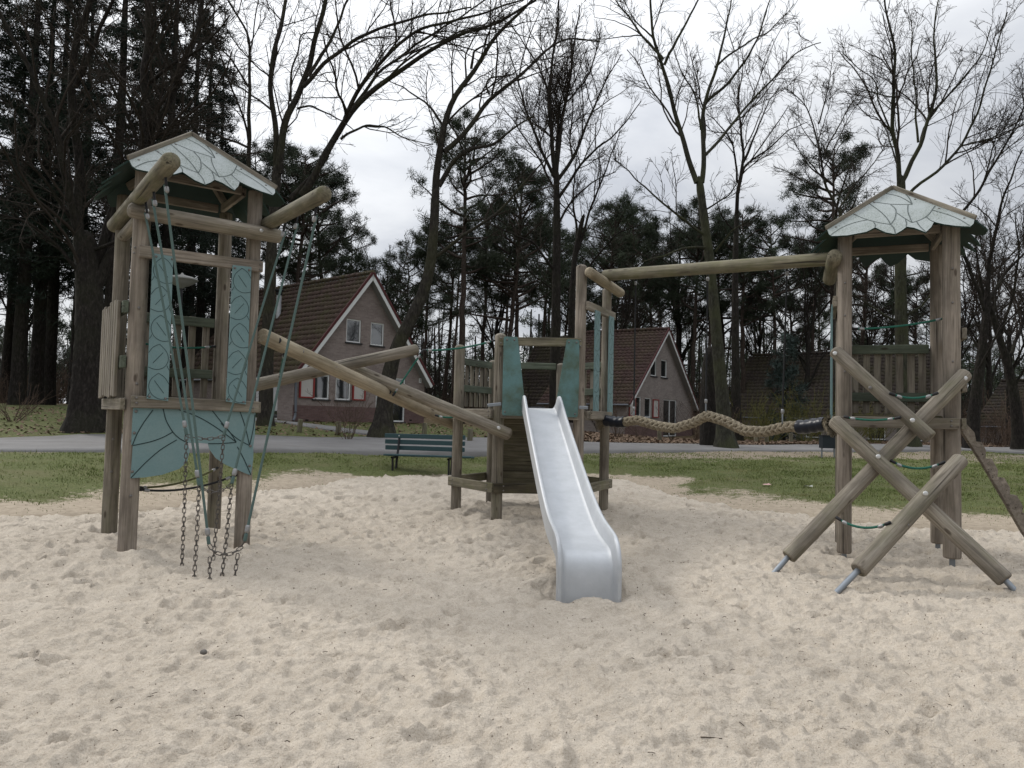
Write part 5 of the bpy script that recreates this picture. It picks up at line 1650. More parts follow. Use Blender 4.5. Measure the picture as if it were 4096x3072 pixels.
# C: leaning oak before the pink brick house
Y = 24
bare_tree('oak_tree', 'leaning oak with a mossy foot standing before the pink brick house', P(1530, 1740, Y),
  trunk_px([(1528, 1748), (1538, 1640), (1552, 1500), (1590, 1372), (1665, 1245), (1718, 1110), (1735, 960), (1740, 800)], Y, (.6, .36)),
  [L3([(1300, 1150), (1310, 930), (1340, 700), (1380, 560), (1500, 400), (1600, 230), (1830, 0), (1900, -90)], (24, 23), (.36, .09)),
   L3([(1320, 1030), (1400, 880), (1480, 820), (1620, 800), (1750, 700), (1850, 640)], (24, 23), (.24, .06)),
   L3([(1350, 840), (1500, 700), (1600, 540), (1740, 460), (1950, 250), (2060, 200), (2212, 230)], (23.8, 24.6), (.24, .06)),
   L3([(1300, 1420), (1500, 1270), (1640, 1180), (1800, 1000), (1950, 840), (1990, 830)], (24, 22.6), (.17, .05)),
   L3([(1500, 380), (1520, 280), (1580, 250), (1650, 230)], (23.6, 23.4), (.13, .05)),
   L3([(1600, 520), (1580, 470), (1600, 430), (1720, 420), (1840, 340)], (24.2, 24), (.10, .03)),
   L3([(1360, 660), (1420, 740), (1480, 800)], (23.8, 23.2), (.1, .05)),
   L3([(1340, 690), (1240, 560), (1100, 470), (980, 420)], (23.8, 25), (.12, .03))], 33, BARK, .95, 1.0, .1)

# D: two stems behind the slide platform with a fan of upright branches
Y = 33
bare_tree('oak_tree', 'bare oak rising behind the slide platform, fanning out in fine upright branches', P(2225, 1640, Y),
  trunk_px([(2222, 1660), (2222, 1400), (2226, 1150), (2228, 900), (2226, 700)], Y, (.62, .34)),
  [L3([(1965, 980), (1940, 700), (1930, 500), (1960, 300), (1990, 100), (1990, -100)], (33, 32), (.3, .07)),
   L3([(1970, 950), (2000, 700), (2040, 500), (2060, 250), (2100, 30)], (33, 34), (.28, .07)),
   L3([(1960, 980), (1880, 830), (1820, 650), (1770, 450), (1700, 250)], (33, 31.5), (.22, .05)),
   L3([(1975, 1000), (2080, 850), (2150, 650), (2250, 450), (2330, 300)], (33, 34), (.24, .05)),
   L3([(1980, 1100), (2080, 960), (2220, 800), (2330, 700), (2440, 560)], (33, 32), (.2, .05)),
   L3([(1975, 1250), (2060, 1100), (2190, 1000), (2300, 950)], (33, 31.6), (.16, .05)),
   L3([(1965, 1050), (1890, 900), (1760, 700), (1650, 560)], (33, 34.5), (.16, .04)),
   L3([(1960, 1500), (1850, 1330), (1720, 1290), (1580, 1230)], (33, 31), (.18, .05)),
   L3([(1965, 900), (1985, 600), (1900, 350), (1880, 150)], (33, 33.8), (.17, .04))], 34, BARKD, 1.35, 1.25, .2, scale=1.1)
Y = 34
bare_tree('oak_tree', 'slimmer dark oak stem close beside the fanning oak behind the platform', P(2290, 1640, Y),
  trunk_px([(2285, 1660), (2285, 1350), (2290, 1150), (2300, 1000), (2330, 880)], Y, (.5, .26)),
  [limb([(2300, 1030), (2360, 850), (2420, 700), (2480, 520)], (34, 33), (.2, .05)), limb([(2290, 1150), (2390, 1020), (2480, 930), (2560, 900)], (34, 32.5), (.15, .05)),
   limb([(2310, 960), (2290, 780), (2310, 600)], (34, 35), (.18, .05)), limb([(2285, 1250), (2200, 1150), (2110, 1080), (2080, 1000)], (34, 33), (.14, .04))], 35, BARKD, 1.2, 1.1, .15)

# E: tall smooth tree on its rooty mound by the road
Y = 23.5
bare_tree('beech_tree', 'tall smooth greenish tree on a rooty mound beside the road', P(2895, 1788, Y),
  trunk_px([(2905, 1795), (2890, 1600), (2872, 1400), (2852, 1150), (2838, 1020), (2818, 880), (2800, 740)], Y, (.5, .31)),
  [L4([(600, 900), (520, 640), (470, 470), (435, 330), (385, 170), (380, 0), (380, -120)], (23.5, 23), (.24, .08)),
   L4([(440, 320), (530, 150), (610, 0), (660, -120)], (23.2, 22.5), (.13, .05)),
   L4([(435, 290), (300, 130), (200, 0), (140, -100)], (23.1, 24), (.12, .04)),
   L4([(625, 900), (620, 680), (630, 520), (690, 330), (720, 200), (770, 0)], (23.5, 24), (.23, .06)),
   L4([(635, 510), (740, 430), (830, 300), (900, 180), (960, 0)], (23.7, 22.6), (.14, .05)),
   L4([(635, 770), (760, 610), (830, 530), (960, 400), (1100, 250), (1210, 210)], (23.5, 25), (.14, .04)),
   L4([(640, 1160), (500, 1060), (400, 970), (270, 850), (190, 780)], (23.5, 22.3), (.12, .04)),
   L4([(640, 1220), (550, 1220), (430, 1260), (330, 1290)], (23.5, 22.5), (.13, .04)),
   L4([(620, 640), (600, 500), (520, 350), (490, 250)], (23.4, 23.2), (.1, .04)),
   L4([(650, 1030), (760, 960), (800, 900)], (23.5, 22.4), (.08, .04)),
   L4([(690, 1240), (780, 1130), (900, 1060)], (23.5, 22.4), (.10, .03)),
   L4([(690, 330), (810, 230), (960, 150), (1080, 20)], (23.8, 24.8), (.1, .03)),
   L4([(385, 190), (290, 100), (240, 0)], (23, 22.6), (.08, .03))], 36, BARKG, 1.15, 1.05, .18)
# dead snag beside it
sg = P(2836, 1780, 24.6); sgz = gz(sg.x, sg.y)
V, F = ring_mesh([(-.2, .36), (.1, .33), (1.0, .29), (2.0, .27), (2.8, .24), (3.05, .2), (3.25, .12), (3.33, .03)], 16, .06)
o = place('tree_stump', new_mesh('tree_stump', V, F, True), BARKD, None, Matrix.Translation((sg.x, sg.y, sgz)))
tag(o, 'tall round-topped dead tree stump touching the greenish roadside tree', 'tree stump')
Y = 33
bare_tree('oak_tree', 'bare tree with a crooked upright stem behind the greenish roadside tree', P(2945, 1720, Y),
  trunk_px([(2945, 1735), (2942, 1400), (2940, 1150), (2942, 975), (2948, 850)], Y, (.5, .26)),
  [L4([(795, 1060), (800, 920), (830, 800), (820, 650), (800, 480), (830, 300)], (33, 32), (.24, .05)), L4([(805, 950), (830, 810), (950, 730), (1050, 640), (1150, 600)], (33, 34), (.18, .04)),
   L4([(800, 900), (780, 700), (700, 600), (650, 560)], (33, 31.5), (.14, .04)), L4([(830, 800), (900, 620), (950, 500), (1010, 420)], (33, 33.5), (.15, .04)), L4([(790, 1150), (720, 1060), (690, 960)], (33, 32), (.12, .04))], 37, BARKD, 1.3, 1.1, .18)

# F: straight tree behind the right tower
Y = 27
bare_tree('beech_tree', 'straight tree seen through the steel-footed tower, forking into upright branches', P(3640, 1765, Y),
  trunk_px([(3632, 1775), (3618, 1600), (3608, 1400), (3600, 1100), (3604, 900), (3604, 730)], Y, (.62, .4)),
  [L4([(1600, 940), (1585, 800), (1560, 620), (1585, 400), (1580, 200), (1530, 0), (1510, -100)], (27, 26.4), (.25, .07)),
   L4([(1610, 900), (1640, 830), (1690, 720), (1740, 560), (1770, 380), (1760, 150), (1790, 0)], (27, 27.6), (.23, .06)),
   L4([(1740, 570), (1880, 430), (1990, 300), (2050, 130)], (27.3, 26), (.12, .04)),
   L4([(1605, 1000), (1660, 930), (1780, 860), (1900, 720), (1980, 560), (2050, 330), (2130, 60)], (27, 26), (.16, .05)),
   L4([(1900, 718), (2050, 680), (2212, 620), (2320, 560)], (26.5, 25.6), (.09, .03)),
   L4([(1575, 700), (1500, 500), (1480, 400), (1400, 330), (1320, 260)], (26.8, 26), (.10, .03)),
   L4([(1585, 480), (1480, 460), (1380, 430)], (26.5, 25.8), (.08, .03)),
   L4([(1690, 700), (1680, 500), (1650, 300), (1660, 100)], (27.2, 28), (.12, .04)),
   L4([(1590, 820), (1540, 640), (1480, 570), (1420, 570)], (27, 28), (.09, .03)),
   limb([(3600, 1290), (3520, 1250), (3440, 1190), (3380, 1150)], (27, 25.8), (.13, .04)), limb([(3605, 1270), (3680, 1230), (3730, 1170), (3800, 1130)], (27, 25.8), (.15, .04)),
   limb([(3605, 1110), (3680, 1090), (3740, 1080)], (27, 26), (.1, .03))], 38, BARKG, 1.15, 1.05, .16)

# G: leaning trees at the far right
Y = 27.5
bare_tree('oak_tree', 'dark oak leaning outwards next to the notched stair board', P(3890, 1745, Y),
  trunk_px([(3885, 1755), (3900, 1600), (3920, 1450), (3940, 1300), (3950, 1180)], Y, (.5, .3)),
  [limb([(3945, 1230), (3960, 1050), (3990, 900), (4020, 760), (4090, 600)], (27.5, 27), (.24, .06)), limb([(3940, 1250), (3900, 1100), (3860, 1000), (3830, 880)], (27.5, 26.5), (.16, .05)),
   limb([(3950, 1200), (4030, 1080), (4110, 1000), (4200, 900)], (27.5, 28.5), (.2, .05)), limb([(3800, 900), (3900, 800), (3960, 690), (4040, 540), (4096, 406), (4150, 300)], (27, 26.4), (.15, .05)), limb([(3945, 1250), (3870, 1060), (3800, 900)], (27.5, 27), (.2, .14)),
   limb([(3900, 1500), (3990, 1330), (4080, 1230), (4180, 1200)], (27.5, 26), (.15, .05)), limb([(3925, 1420), (3860, 1300), (3840, 1200)], (27.5, 28.5), (.12, .04))], 39, BARKD, 1.5, 1.2, .14)
Y = 28.5
bare_tree('oak_tree', 'crooked dark oak standing before the house with white posts', P(4070, 1750, Y),
  trunk_px([(4075, 1760), (4060, 1600), (4030, 1450), (3990, 1330), (3960, 1230)], Y, (.48, .26)),
  [limb([(3980, 1290), (3930, 1150), (3900, 1000), (3910, 880)], (28.5, 28), (.2, .05)), limb([(4030, 1440), (4090, 1300), (4130, 1150), (4160, 950)], (28.5, 29.5), (.2, .06)), limb([(4000, 1350), (4060, 1150), (4080, 1000), (4060, 850)], (28.5, 27.5), (.18, .05)),
   limb([(4050, 1560), (4120, 1450), (4200, 1400)], (28.5, 27.5), (.14, .05)), limb([(3975, 1270), (3990, 1100), (4040, 950)], (28.5, 30), (.14, .04))], 40, BARKD, 1.5, 1.2, .14)
# H: thin tree left of the right tower
Y = 36
bare_tree('young_oak_tree', 'slender young tree with a kinked stem among the pines left of the tower roof', P(3340, 1700, Y),
  trunk_px([(3345, 1720), (3350, 1400), (3345, 1100), (3362, 850)], Y, (.34, .2)),
  [L4([(1305, 1045), (1240, 900), (1215, 740), (1195, 600), (1100, 470), (1030, 430)], (36, 35), (.19, .05)), L4([(1225, 760), (1290, 640), (1350, 530), (1410, 450)], (35.6, 36.5), (.12, .04)), L4([(1200, 610), (1240, 450), (1270, 260)], (35.4, 36), (.1, .03)),
   L4([(1300, 1030), (1400, 880), (1500, 760), (1530, 700)], (36, 37), (.13, .04)), L4([(1240, 900), (1120, 760), (1060, 680)], (35.8, 36.5), (.1, .03))], 41, BARK, 1.4, 1.2, .15, scale=1.15)

# ---- generic bare trees further back (built once, copied)
def generic_bare(seed, h, r0):
    r = np.random.default_rng(seed)
    N = 12
    z = np.linspace(0, h * .5, 16)
    tq = np.stack([np.cumsum(r.normal(0, .03, 16)), np.cumsum(r.normal(0, .03, 16)), z], 1)
    tR = np.linspace(r0, r0 * .55, 16)
    limbs = []
    for k in range(9):
        i = r.integers(7, 16) if k > 2 else 15
        a = r.uniform(0, 6.28); ln = h * r.uniform(.3, .55)
        d = np.array([math.cos(a) * .45, math.sin(a) * .45, .9]); d /= np.linalg.norm(d)
        q = [tq[i]]
        for s in range(N - 1):
            d = unit(d + r.normal(0, .1, 3) + [0, 0, .05]); q.append(q[-1] + d * ln / (N - 1))
        limbs.append((np.array(q), np.linspace(tR[i] * .6, .02, N)))
    V1, F1 = merge([tubes_np(tq[None], tR[None], 10), tubes_np(np.stack([l[0] for l in limbs]), np.stack([l[1] for l in limbs]), 6)])
    V2, F2 = bare_crown(r, limbs, 1.1, .85, .18, 1.7, (1.3, .15, 45, .42))
    a, b = new_mesh('trunk', V1, F1, True), new_mesh('crown', V2, F2, True)
    a.materials.append(BARKD); b.materials.append(TWIG)
    return a, b
GB = [generic_bare(51, 14, .2), generic_bare(52, 12, .16)]
def plant(name, label, cat, group, meshes, x, y, s, rz, names=('trunk', 'crown'), sink=.15):
    T = thing(name, label, cat, (x, y, gz(x, y) - sink * s), group)
    T.rotation_euler = (0, 0, rz); T.scale = (s, s, s)
    for nm, me in zip(names, meshes):
        o = bpy.data.objects.new(nm, me); COL.objects.link(o); o.parent = T
    return T
for i, (px, Y, s) in enumerate(((1560, 55, 1.0), (1640, 62, 1.05), (1980, 50, 1.0), (2480, 46, 1.0), (2720, 52, 1.1), (3040, 50, 1.0), (3230, 45, .95), (3480, 52, 1.1), (3760, 46, 1.0), (3840, 40, .9), (3960, 52, 1.15), (4040, 38, .95), (4140, 44, 1.1), (4230, 34, 1.0), (1180, 58, 1.0), (700, 48, 1.0), (90, 40, .9), (-150, 34, 1.0))):
    x = (px - 2048) / FOC * Y
    plant('bare_tree', 'leafless grey tree with fine twigs in the wood behind the houses' if px < 3400 else 'leafless grey tree with fine twigs in the thicket near the house with white posts', 'tree', 'bare trees in the wood behind' if px < 3400 else 'bare trees in the thicket at the roadside', GB[i % 2], x, Y, s, i * 1.7)

# ---- pines
def needle_clumps(r, cen, n, size, width, axis=None):
    K = len(cen)
    d = unit(r.normal(0, 1, (K, n, 3)) + np.array([0, 0, .35]))
    L = size * r.uniform(.55, 1.15, (K, n, 1))
    b = cen[:, None] + r.normal(0, size * .28, (K, n, 3))
    s = unit(np.cross(d, r.normal(0, 1, (K, n, 3)))) * width
    V = np.stack([b - s, b + s, b + d * L], 2).reshape(-1, 3)
    return V
def pine(seed, h, r0, crown0=.5, nb=34, clump=13, spread=.2):
    r = np.random.default_rng(seed)
    N = 22
    z = np.linspace(0, h, N)
    bx_ = np.cumsum(r.normal(0, .045, N)); by_ = np.cumsum(r.normal(0, .045, N))
    tq = np.stack([bx_, by_, z], 1); tR = r0 * (1 - .82 * (z / h) ** 1.2) + .25 * r0 * np.exp(-z / .4)
    br = []; rad = []
    for k in range(nb):
        f = crown0 + (1 - crown0) * (k / nb) ** .8
        i = f * (N - 1); i0 = min(int(i), N - 2); p = tq[i0] + (tq[i0 + 1] - tq[i0]) * (i - i0)
        a = r.uniform(0, 6.28); prof = math.sin(min(1, (1 - f) / (1 - crown0) * 1.15 + .12) * math.pi * .62)
        ln = h * spread * prof * r.uniform(.6, 1.2) + .5
        d = np.array([math.cos(a), math.sin(a), r.uniform(-.05, .35) + .5 * (f - crown0)]); d /= np.linalg.norm(d)
        q = [p]
        for s in range(7):
            d = unit(d + r.normal(0, .13, 3) + [0, 0, .05]); q.append(q[-1] + d * ln / 7)
        br.append(q); rad.append(np.linspace(.055 * ln / 2.5 + .012, .01, 8))
    # dead snags low on the trunk
    for k in range(9):
        f = r.uniform(.2, crown0); i0 = int(f * (N - 1)); a = r.uniform(0, 6.28); ln = r.uniform(.5, 2)
        d = np.array([math.cos(a), math.sin(a), r.uniform(-.2, .25)]); q = [tq[i0]]
        for s in range(7):
            d = unit(d + r.normal(0, .12, 3)); q.append(q[-1] + d * ln / 7)
        br.append(q); rad.append(np.linspace(.022, .007, 8))
    br = np.array(br); rad = np.array(rad)
    live = br[:nb]; lr = rad[:nb]
    a2, r2 = spawn(r, live, lr, 3.0, .2, 45, .45, .3, 1.5, 5, .1, .15, .01, .008)
    tips = np.concatenate([live[:, -1], live[:, -2], live[:, -3], a2[:, -1], a2[:, -2], a2[:, -3][r.random(len(a2)) < .6]])
    tips = tips + r.normal(0, .06, tips.shape)
    V1, F1 = merge([tubes_np(tq[None], tR[None], 10), tubes_np(br, rad, 5), tubes_np(a2, r2, 3)])
    V2 = needle_clumps(r, tips, clump + 8, .40, .017)
    a = new_mesh('trunk', V1, F1, True); b = new_mesh('crown', V2, np.arange(len(V2)).reshape(-1, 3))
    a.materials.append(BARKP); b.materials.append(NEED)
    return a, b
PINES = [pine(61, 17, .21, .5, 36), pine(62, 15.5, .18, .55, 30), pine(63, 18, .2, .58, 30, spread=.17), pine(64, 14, .17, .42, 34, spread=.21)]
rp_ = np.random.default_rng(8)
pines = [(1185, 44, 0, .95), (1290, 47, 3, 1.05), (1370, 54, 1, .9), (1640, 46, 3, .78), (1770, 49, 1, .85), (1850, 43, 0, 1.0), (1930, 54, 2, .95), (2015, 46, 3, 1.12), (2065, 47, 0, .92), (2140, 53, 2, .85), (2400, 48, 1, .92), (2470, 54, 0, .95), (2560, 50, 3, 1.02), (2620, 57, 2, .9), (2700, 52, 1, .95), (2770, 48, 0, .9),
         (2900, 50, 3, 1.02), (2990, 47, 0, .86), (3100, 46, 1, .85), (3190, 53, 3, .85), (3260, 50, 2, .8), (3335, 47, 0, 1.05), (3405, 52, 1, 1.08), (3460, 58, 3, .85), (3560, 58, 2, .75), (3640, 54, 1, .7), (1560, 52, 1, .65), (1700, 58, 0, .85), (1000, 50, 2, 1.0), (1080, 46, 1, 1.05), (2250, 58, 3, .9), (2330, 60, 1, .9),
         (1230, 62, 2, 1.0), (1420, 68, 0, .8), (1810, 66, 2, .95), (1990, 70, 1, 1.1), (2200, 70, 2, 1.0), (2520, 66, 1, 1.0), (2660, 70, 3, 1.1), (2840, 66, 0, .95), (3040, 68, 2, .95), (3300, 70, 3, 1.0), (3720, 70, 2, .7), (3950, 66, 1, .65)]
for i, (px, Y, k, s) in enumerate(pines):
    x = (px - 2048) / FOC * Y
    lab, grp = next((a, b) for lim, a, b in ((1120, 'tall bare-trunked pine seen past the leaf tower near the spruces', 'pines past the leaf tower'), (1780, 'bare-trunked pine with tufted crown behind the pink brick house', 'pines behind the pink brick house'),
        (2370, 'tall tufted pine behind the slide platform and the fanning oak', 'pines behind the slide platform'), (2860, 'bare-trunked pine behind the red-brown roofed house', 'pines behind the red-brown roofed house'), (9999, 'tufted pine rising behind the long dark mossy roof', 'pines behind the long mossy roof')) if px < lim)
    T = plant('pine_tree', lab, 'tree', grp, PINES[k], x, Y, s * rp_.uniform(.93, 1.05), rp_.uniform(0, 6.28))
    T.rotation_euler[0] = rp_.normal(0, .025); T.rotation_euler[1] = rp_.normal(0, .03)

# ---- tall dark spruces at the left
def spruce(seed, h, r0, c0=.2, nw=34, clump=9):
    r = np.random.default_rng(seed)
    N = 20; z = np.linspace(0, h, N)
    tq = np.stack([np.cumsum(r.normal(0, .02, N)), np.cumsum(r.normal(0, .02, N)), z], 1); tR = r0 * (1 - .9 * z / h) + .2 * r0 * np.exp(-z / .5)
    br, rad = [], []
    for k in range(nw):
        f = c0 + (1 - c0) * k / nw
        for j in range(r.integers(3, 6)):
            i = (f + r.uniform(0, .02)) * (N - 1); i0 = min(int(i), N - 2); p = tq[i0] + (tq[i0 + 1] - tq[i0]) * (i - i0)
            a = r.uniform(0, 6.28); ln = (.4 + h * .16 * (1 - f) ** .75) * r.uniform(.6, 1.15)
            d = np.array([math.cos(a), math.sin(a), r.uniform(-.25, .15)]); q = [p]
            for s in range(6):
                d = unit(d + r.normal(0, .08, 3) + [0, 0, -.05 + .05 * s / 3]); q.append(q[-1] + d * ln / 6)
            br.append(q); rad.append(np.linspace(.03, .008, 7))
    br, rad = np.array(br), np.array(rad)
    a2, r2 = spawn(r, br, rad, 2.6, .15, 50, .35, .2, .9, 4, -.08, .12, .01, .007)
    cen = np.concatenate([br[:, 3:].reshape(-1, 3), a2[:, 1:].reshape(-1, 3)])
    cen = cen[r.random(len(cen)) < .85]
    V1, F1 = merge([tubes_np(tq[None], tR[None], 10), tubes_np(br, rad, 4), tubes_np(a2, r2, 3)])
    V2 = needle_clumps(r, cen, clump, .27, .02)
    a = new_mesh('trunk', V1, F1, True); b = new_mesh('crown', V2, np.arange(len(V2)).reshape(-1, 3))
    a.materials.append(BARKD); b.materials.append(NEEDS)
    return a, b
SPR = [spruce(71, 23, .3, .26, 34, 10), spruce(72, 20, .26, .22, 30, 10)]
for i, (px, Y, k, s) in enumerate(((72, 30, 0, 1.0), (150, 31.5, 1, 1.1), (196, 33, 0, .95), (-90, 29, 1, 1.0), (430, 30, 0, 1.0), (540, 34, 1, 1.1), (640, 32, 0, 1.0), (745, 37, 1, 1.15), (790, 39, 0, .95), (850, 42, 1, 1.0), (300, 38, 0, 1.05), (20, 40, 1, 1.1), (-200, 36, 0, 1.1), (590, 44, 0, 1.1))):
    x = (px - 2048) / FOC * Y
    plant('spruce_tree', 'tall dark spruce with drooping branches in the dense stand beyond the old oak', 'tree', 'spruces beyond the old oak', SPR[k], x, Y, s, i * 2.1)
# young blue-green spruce in front of the long mossy roof
YS = spruce(75, 5.5, .07, .06, 22, 8)
ys_ = new_mesh('crown', np.array([v.co for v in YS[1].vertices]), np.arange(len(YS[1].vertices)).reshape(-1, 3)); ys_.materials.append(NEEDB)
x = (3140 - 2048) / FOC * 37
plant('young_spruce', 'young blue-green spruce in front of the long mossy roof', 'tree', None, (YS[0], ys_), x, 37, 1.0, .4)

# ---- shrubs and undergrowth
def shrub(seed, h, n, spread, matl, fine=1.0, r0=.012):
    r = np.random.default_rng(seed)
    N = 8; st = []
    for k in range(n):
        a = r.uniform(0, 6.28); d = unit(np.array([math.cos(a) * spread, math.sin(a) * spread, 1.0])); q = [np.array([math.cos(a) * .1, math.sin(a) * .1, -.05]) * r.uniform(.2, 1.5)]
        ln = h * r.uniform(.6, 1.1)
        for s in range(N - 1):
            d = unit(d + r.normal(0, .12, 3)); q.append(q[-1] + d * ln / (N - 1))
        st.append(q)
    st = np.array(st); rd_ = np.tile(np.linspace(r0, r0 * .4, N), (n, 1))
    a1, b1_ = spawn(r, st, rd_, 3.5 * fine, .15, 38, .4, .2, .9, 5, .12, .16, .01, .005)
    a2, b2_ = spawn(r, a1, b1_, 4 * fine, .1, 40, .5, .12, .4, 4, .1, .18, .01, .0045)
    V, F = merge([tubes_np(st, rd_, 4), tubes_np(a1, b1_, 3), tubes_np(a2, b2_, 3)])
    me = new_mesh('branches', V, F); me.materials.append(matl)
    return me
TWIGB = mat('brown_stem', (.085, .06, .045), .9, spec=.1)
TWIGY = mat('budding_stem', (.10, .095, .03), .9, spec=.1)
SHB = [shrub(81, 2.4, 16, .45, TWIGB), shrub(82, 1.7, 20, .7, TWIGB), shrub(83, 3.2, 12, .35, TWIG)]
SHY = shrub(84, 2.2, 22, .55, TWIGY, 1.3)
def bush(me, px, Y, s, rz, label, group):
    x = (px - 2048) / FOC * Y
    o = bpy.data.objects.new('shrub', me); COL.objects.link(o); o.location = (x, Y, gz(x, Y) - .03); o.scale = (s, s, s); o.rotation_euler = (0, 0, rz)
    tag(o, label, 'shrub', group)
rr2 = np.random.default_rng(14)
for px, Y, s in ((2960, 33, 1.0), (3020, 34, 1.1), (3090, 32, .9), (3220, 33, 1.2), (3290, 34, 1.0), (3420, 33, 1.1), (3500, 34, 1.0)):
    bush(SHY, px, Y, s, rr2.uniform(0, 6), 'yellow-green budding shrub before the long mossy roof', 'budding shrubs before the long roof')
for k, (px, Y, s) in enumerate(((2470, 30, .8), (2560, 31, .6), (2690, 30, .6), (2790, 32, .9), (2860, 31, 1.0), (2400, 33, 1.0), (2830, 35, 1.2))):
    bush(SHB[k % 3], px, Y, s, rr2.uniform(0, 6), 'bare brown shrub in the leaf litter before the red-brown roofed house', 'bare shrubs before the red-brown roofed house')
for k in range(60):
    px = rr2.uniform(1720, 4300); Y = rr2.uniform(46, 62)
    bush(SHB[k % 3], px, Y, rr2.uniform(1.0, 1.7), rr2.uniform(0, 6), 'bare brown undergrowth shrub deep in the wood behind the houses', 'undergrowth shrubs in the wood')
for k in range(26):
    px = rr2.uniform(-150, 1050); Y = rr2.uniform(32, 44)
    bush(SHB[k % 3], px, Y, rr2.uniform(.8, 1.3), rr2.uniform(0, 6), 'bare brown undergrowth shrub among the spruce trunks', 'undergrowth shrubs among the spruces')
for k in range(14):
    px = rr2.uniform(3700, 4250); Y = rr2.uniform(31, 38)
    bush(SHB[k % 3], px, Y, rr2.uniform(.7, 1.2), rr2.uniform(0, 6), 'bare brown shrub among the oaks before the house with white posts', 'shrubs before the house with white posts')
bush(SHB[0], 1400, 22.6, .8, 1.0, 'thin bare sapling clump on the verge before the pink brick house', None)
bush(SHB[1], 60, 22.5, .8, 2.0, 'low bare shrub on the bank beside the old oak', None)

# ---- far wood: one mass of stems, undergrowth and crowns beyond the last pines
def far_wood():
    r = np.random.default_rng(17)
    n = 420
    px = r.uniform(-900, 5000, n); Y = r.uniform(72, 110, n); x = (px - 2048) / FOC * Y
    z = land(x, Y)
    h = r.uniform(8, 14, n); N = 5
    t = np.linspace(0, 1, N)
    pts = np.stack([x[:, None] + r.normal(0, .5, (n, 1)) * t, Y[:, None] + 0 * t, z[:, None] - .3 + h[:, None] * t], -1)
    rad = r.uniform(.1, .22, (n, 1)) * (1 - .6 * t)
    V1, F1 = tubes_np(pts, rad, 5)
    m_ = 15000
    bx = (r.uniform(-900, 5000, m_) - 2048) / FOC; by = r.uniform(66, 105, m_); bz = land(bx * by, by)
    ln = r.uniform(1.5, 5, m_)[:, None]; d = unit(r.normal(0, .45, (m_, 3)) + [0, 0, 1])
    p0 = np.stack([bx * by, by, bz + r.uniform(0, 2.0, m_) ** 1.5], -1)
    tw = np.stack([p0, p0 + d * ln * .5, p0 + d * ln + r.normal(0, .3, (m_, 3))], 1)
    V2, F2 = tubes_np(tw, np.tile([.035, .028, .015], (m_, 1)), 3)
    return merge([(V1, F1), (V2, F2)])
V, F = far_wood()
o = place('far_wood_stems', new_mesh('far_wood_stems', V, F), BARKD, kind='stuff'); tag(o, 'far mass of dark stems and brushwood behind the pines', 'wood')
def far_crowns():
    r = np.random.default_rng(18)
    n = 2300
    px = r.uniform(-900, 5000, n); Y = r.uniform(74, 112, n); x = (px - 2048) / FOC * Y
    top = 9 + 5 * fbm(x * .08, Y * .05, 3, 90) - 3.5 * smooth(3200, 3900, px)
    z = land(x, Y) + (.06 + .94 * r.random(n)) * top
    k = 3800; px2 = r.uniform(-900, 5000, k); Y2 = r.uniform(70, 100, k); x2 = (px2 - 2048) / FOC * Y2
    z2 = land(x2, Y2) + r.uniform(.3, 8, k)
    return needle_clumps(r, np.stack([np.r_[x, x2], np.r_[Y, Y2], np.r_[z, z2]], -1), 30, .8, .045)
V = far_crowns()
o = place('far_wood_foliage', new_mesh('far_wood_foliage', V, np.arange(len(V)).reshape(-1, 3)), NEED, kind='stuff'); tag(o, 'far dark evergreen foliage closing the view behind the pines', 'wood')

# ---- fallen leaves
def leaves(n, seed, reg, size):
    r = np.random.default_rng(seed)
    x, y = reg(r, n)
    z = land(x, y) + .012
    a = r.uniform(0, 6.28, n); s = size * r.uniform(.6, 1.3, n)
    u = np.stack([np.cos(a), np.sin(a), r.normal(0, .35, n)], -1) * s[:, None]; v = np.stack([-np.sin(a), np.cos(a), r.normal(0, .35, n)], -1) * (s * .55)[:, None]
    c = np.stack([x, y, z + r.uniform(0, .03, n)], -1)
    V = np.stack([c - u, c - v * .9 , c + u, c + v], 1)
    V[:, 1, 2] += s * .2
    return V.reshape(-1, 3), np.arange(4 * n).reshape(-1, 4)
def reg_far(r, n):
    px = r.uniform(2150, 4300, n); q = r.random(n) ** 1.3
    t = (px - 2048) / FOC
    fy = np.interp(px, [p[0] for p in FAR_PX], RF[:, 1])
    y = fy + .1 + q * 9; return t * y, y
def reg_left(r, n):
    px = r.uniform(-300, 2150, n); q = r.random(n) ** 1.2; t = (px - 2048) / FOC
    fy = np.interp(px, [p[0] for p in FAR_PX], RF[:, 1]); y = fy + .1 + q * 8; return t * y, y
m = mat('dead_leaf', (.17, .12, .08), .9); t = NT(m); 
c = t.ramp(t.noise(t.coord('Object'), 30, 3, .8), [(.3, (.06, .038, .022)), (.5, (.15, .10, .065)), (.7, (.27, .20, .145))]); t.base(c)
V, F = leaves(26000, 5, reg_far, .075)
o = place('fallen_leaves', new_mesh('fallen_leaves', V, F), m, kind='stuff'); tag(o, 'thick brown leaf litter along the far side of the road before the red-brown roofed house', 'leaves')
V, F = leaves(3500, 6, reg_left, .06)
o = place('fallen_leaves', new_mesh('fallen_leaves', V, F), m, kind='stuff'); tag(o, 'thin scatter of brown leaves on the verge before the pink brick house', 'leaves')

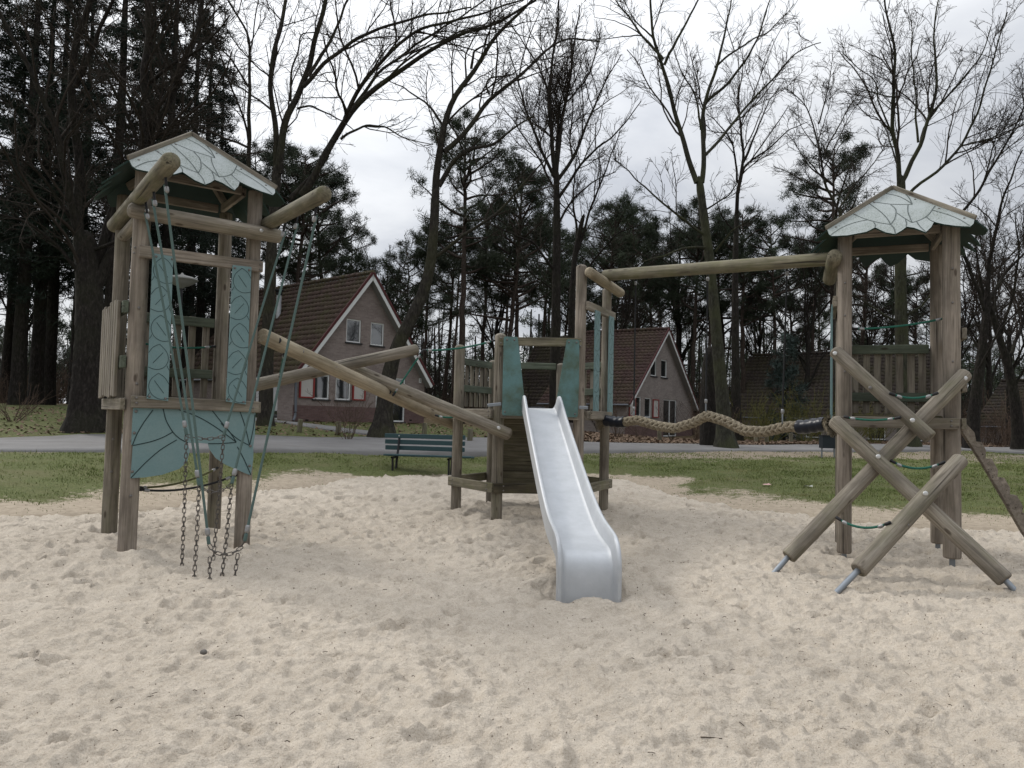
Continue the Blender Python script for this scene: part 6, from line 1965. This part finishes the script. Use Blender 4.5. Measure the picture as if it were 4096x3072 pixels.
# ---- small things lying about
st_ = G(815, 2612, 0)
V, F = ring_mesh([(-.02, .012), (-.012, .03), (.004, .034), (.018, .026), (.024, .01)], 9, .12)
o = place('stone', new_mesh('stone', [(a * .62, b * .62, c * .62) for a, b, c in V], F, True), mat('dark_stone', (.11, .10, .09), .85), None, Matrix.Translation((st_.x, st_.y, sz(st_.x, st_.y) + .015)))
tag(o, 'small dark stone lying on the open sand', 'stone')
def debris():
    r = np.random.default_rng(23)
    n = 420
    y = 2.6 + 13 * r.random(n) ** 1.1; x = r.uniform(-.72, .72, n) * y
    z = sand_h(x, y) + .004
    a = r.uniform(0, 6.28, n); L = r.uniform(.005, .02, n) * (1 + (r.random(n) < .08) * 1.8)
    d = np.stack([np.cos(a), np.sin(a), r.normal(0, .15, n)], -1) * L[:, None]
    c = np.stack([x, y, z + .004], -1)
    pts = np.stack([c - d, c + np.stack([0 * x, 0 * x, r.uniform(0, .006, n)], -1), c + d], 1)
    w = r.uniform(.0012, .0025, n)[:, None] * np.ones((1, 3))
    return tubes_np(pts, w, 4)
V, F = debris()
o = place('sand_litter', new_mesh('sand_litter', V, F), mat('bark_crumb', (.06, .045, .033), .95), kind='stuff'); tag(o, 'tiny twigs and bark crumbs strewn over the sand', 'litter')
def grit():
    r = np.random.default_rng(24)
    n = 2600
    y = 2.3 + 9 * r.random(n) ** 1.4; x = r.uniform(-.75, .75, n) * y
    s = r.uniform(.0018, .005, n) * np.clip(y / 4, .8, 1.6)
    z = sand_h(x, y)
    c = np.stack([x, y, z + .004], -1)
    o8 = np.array([(1, 0, 0), (-1, 0, 0), (0, 1, 0), (0, -1, 0), (0, 0, 1), (0, 0, -1)], float)
    V = c[:, None] + o8[None] * s[:, None, None] * r.uniform(.6, 1.3, (n, 6, 1))
    f = np.array([(0, 2, 4), (2, 1, 4), (1, 3, 4), (3, 0, 4), (2, 0, 5), (1, 2, 5), (3, 1, 5), (0, 3, 5)])
    return V.reshape(-1, 3), (f[None] + np.arange(n)[:, None, None] * 6).reshape(-1, 3)
V, F = grit()
o = place('sand_grit', new_mesh('sand_grit', V, F), mat('grit', (.16, .13, .10), .95), kind='stuff'); tag(o, 'small crumbs and pebbles scattered on the sand surface', 'grit')
for k, (px, py, nm, lab, col_) in enumerate(((3064, 1932, 'litter', 'crumpled red and white wrapper on the lawn', (.5, .3, .28)), (3232, 1940, 'paper_scrap', 'pale scrap of paper on the lawn', (.5, .5, .44)))):
    p = G(px, py, .25); p.z = gz(p.x, p.y)
    rs = random.Random(k)
    V = [(rs.uniform(-.02, .02) + u * .07, rs.uniform(-.02, .02) + v_ * .05, .015 + rs.uniform(0, .045)) for v_ in (-1, 0, 1) for u in (-1, 0, 1)]
    F = [(j * 3 + i, j * 3 + i + 1, j * 3 + i + 4, j * 3 + i + 3) for j in range(2) for i in range(2)]
    o = place(nm, new_mesh(nm, V, F), mat(nm, col_, .6), None, Matrix.Translation(p)); tag(o, lab, 'litter')
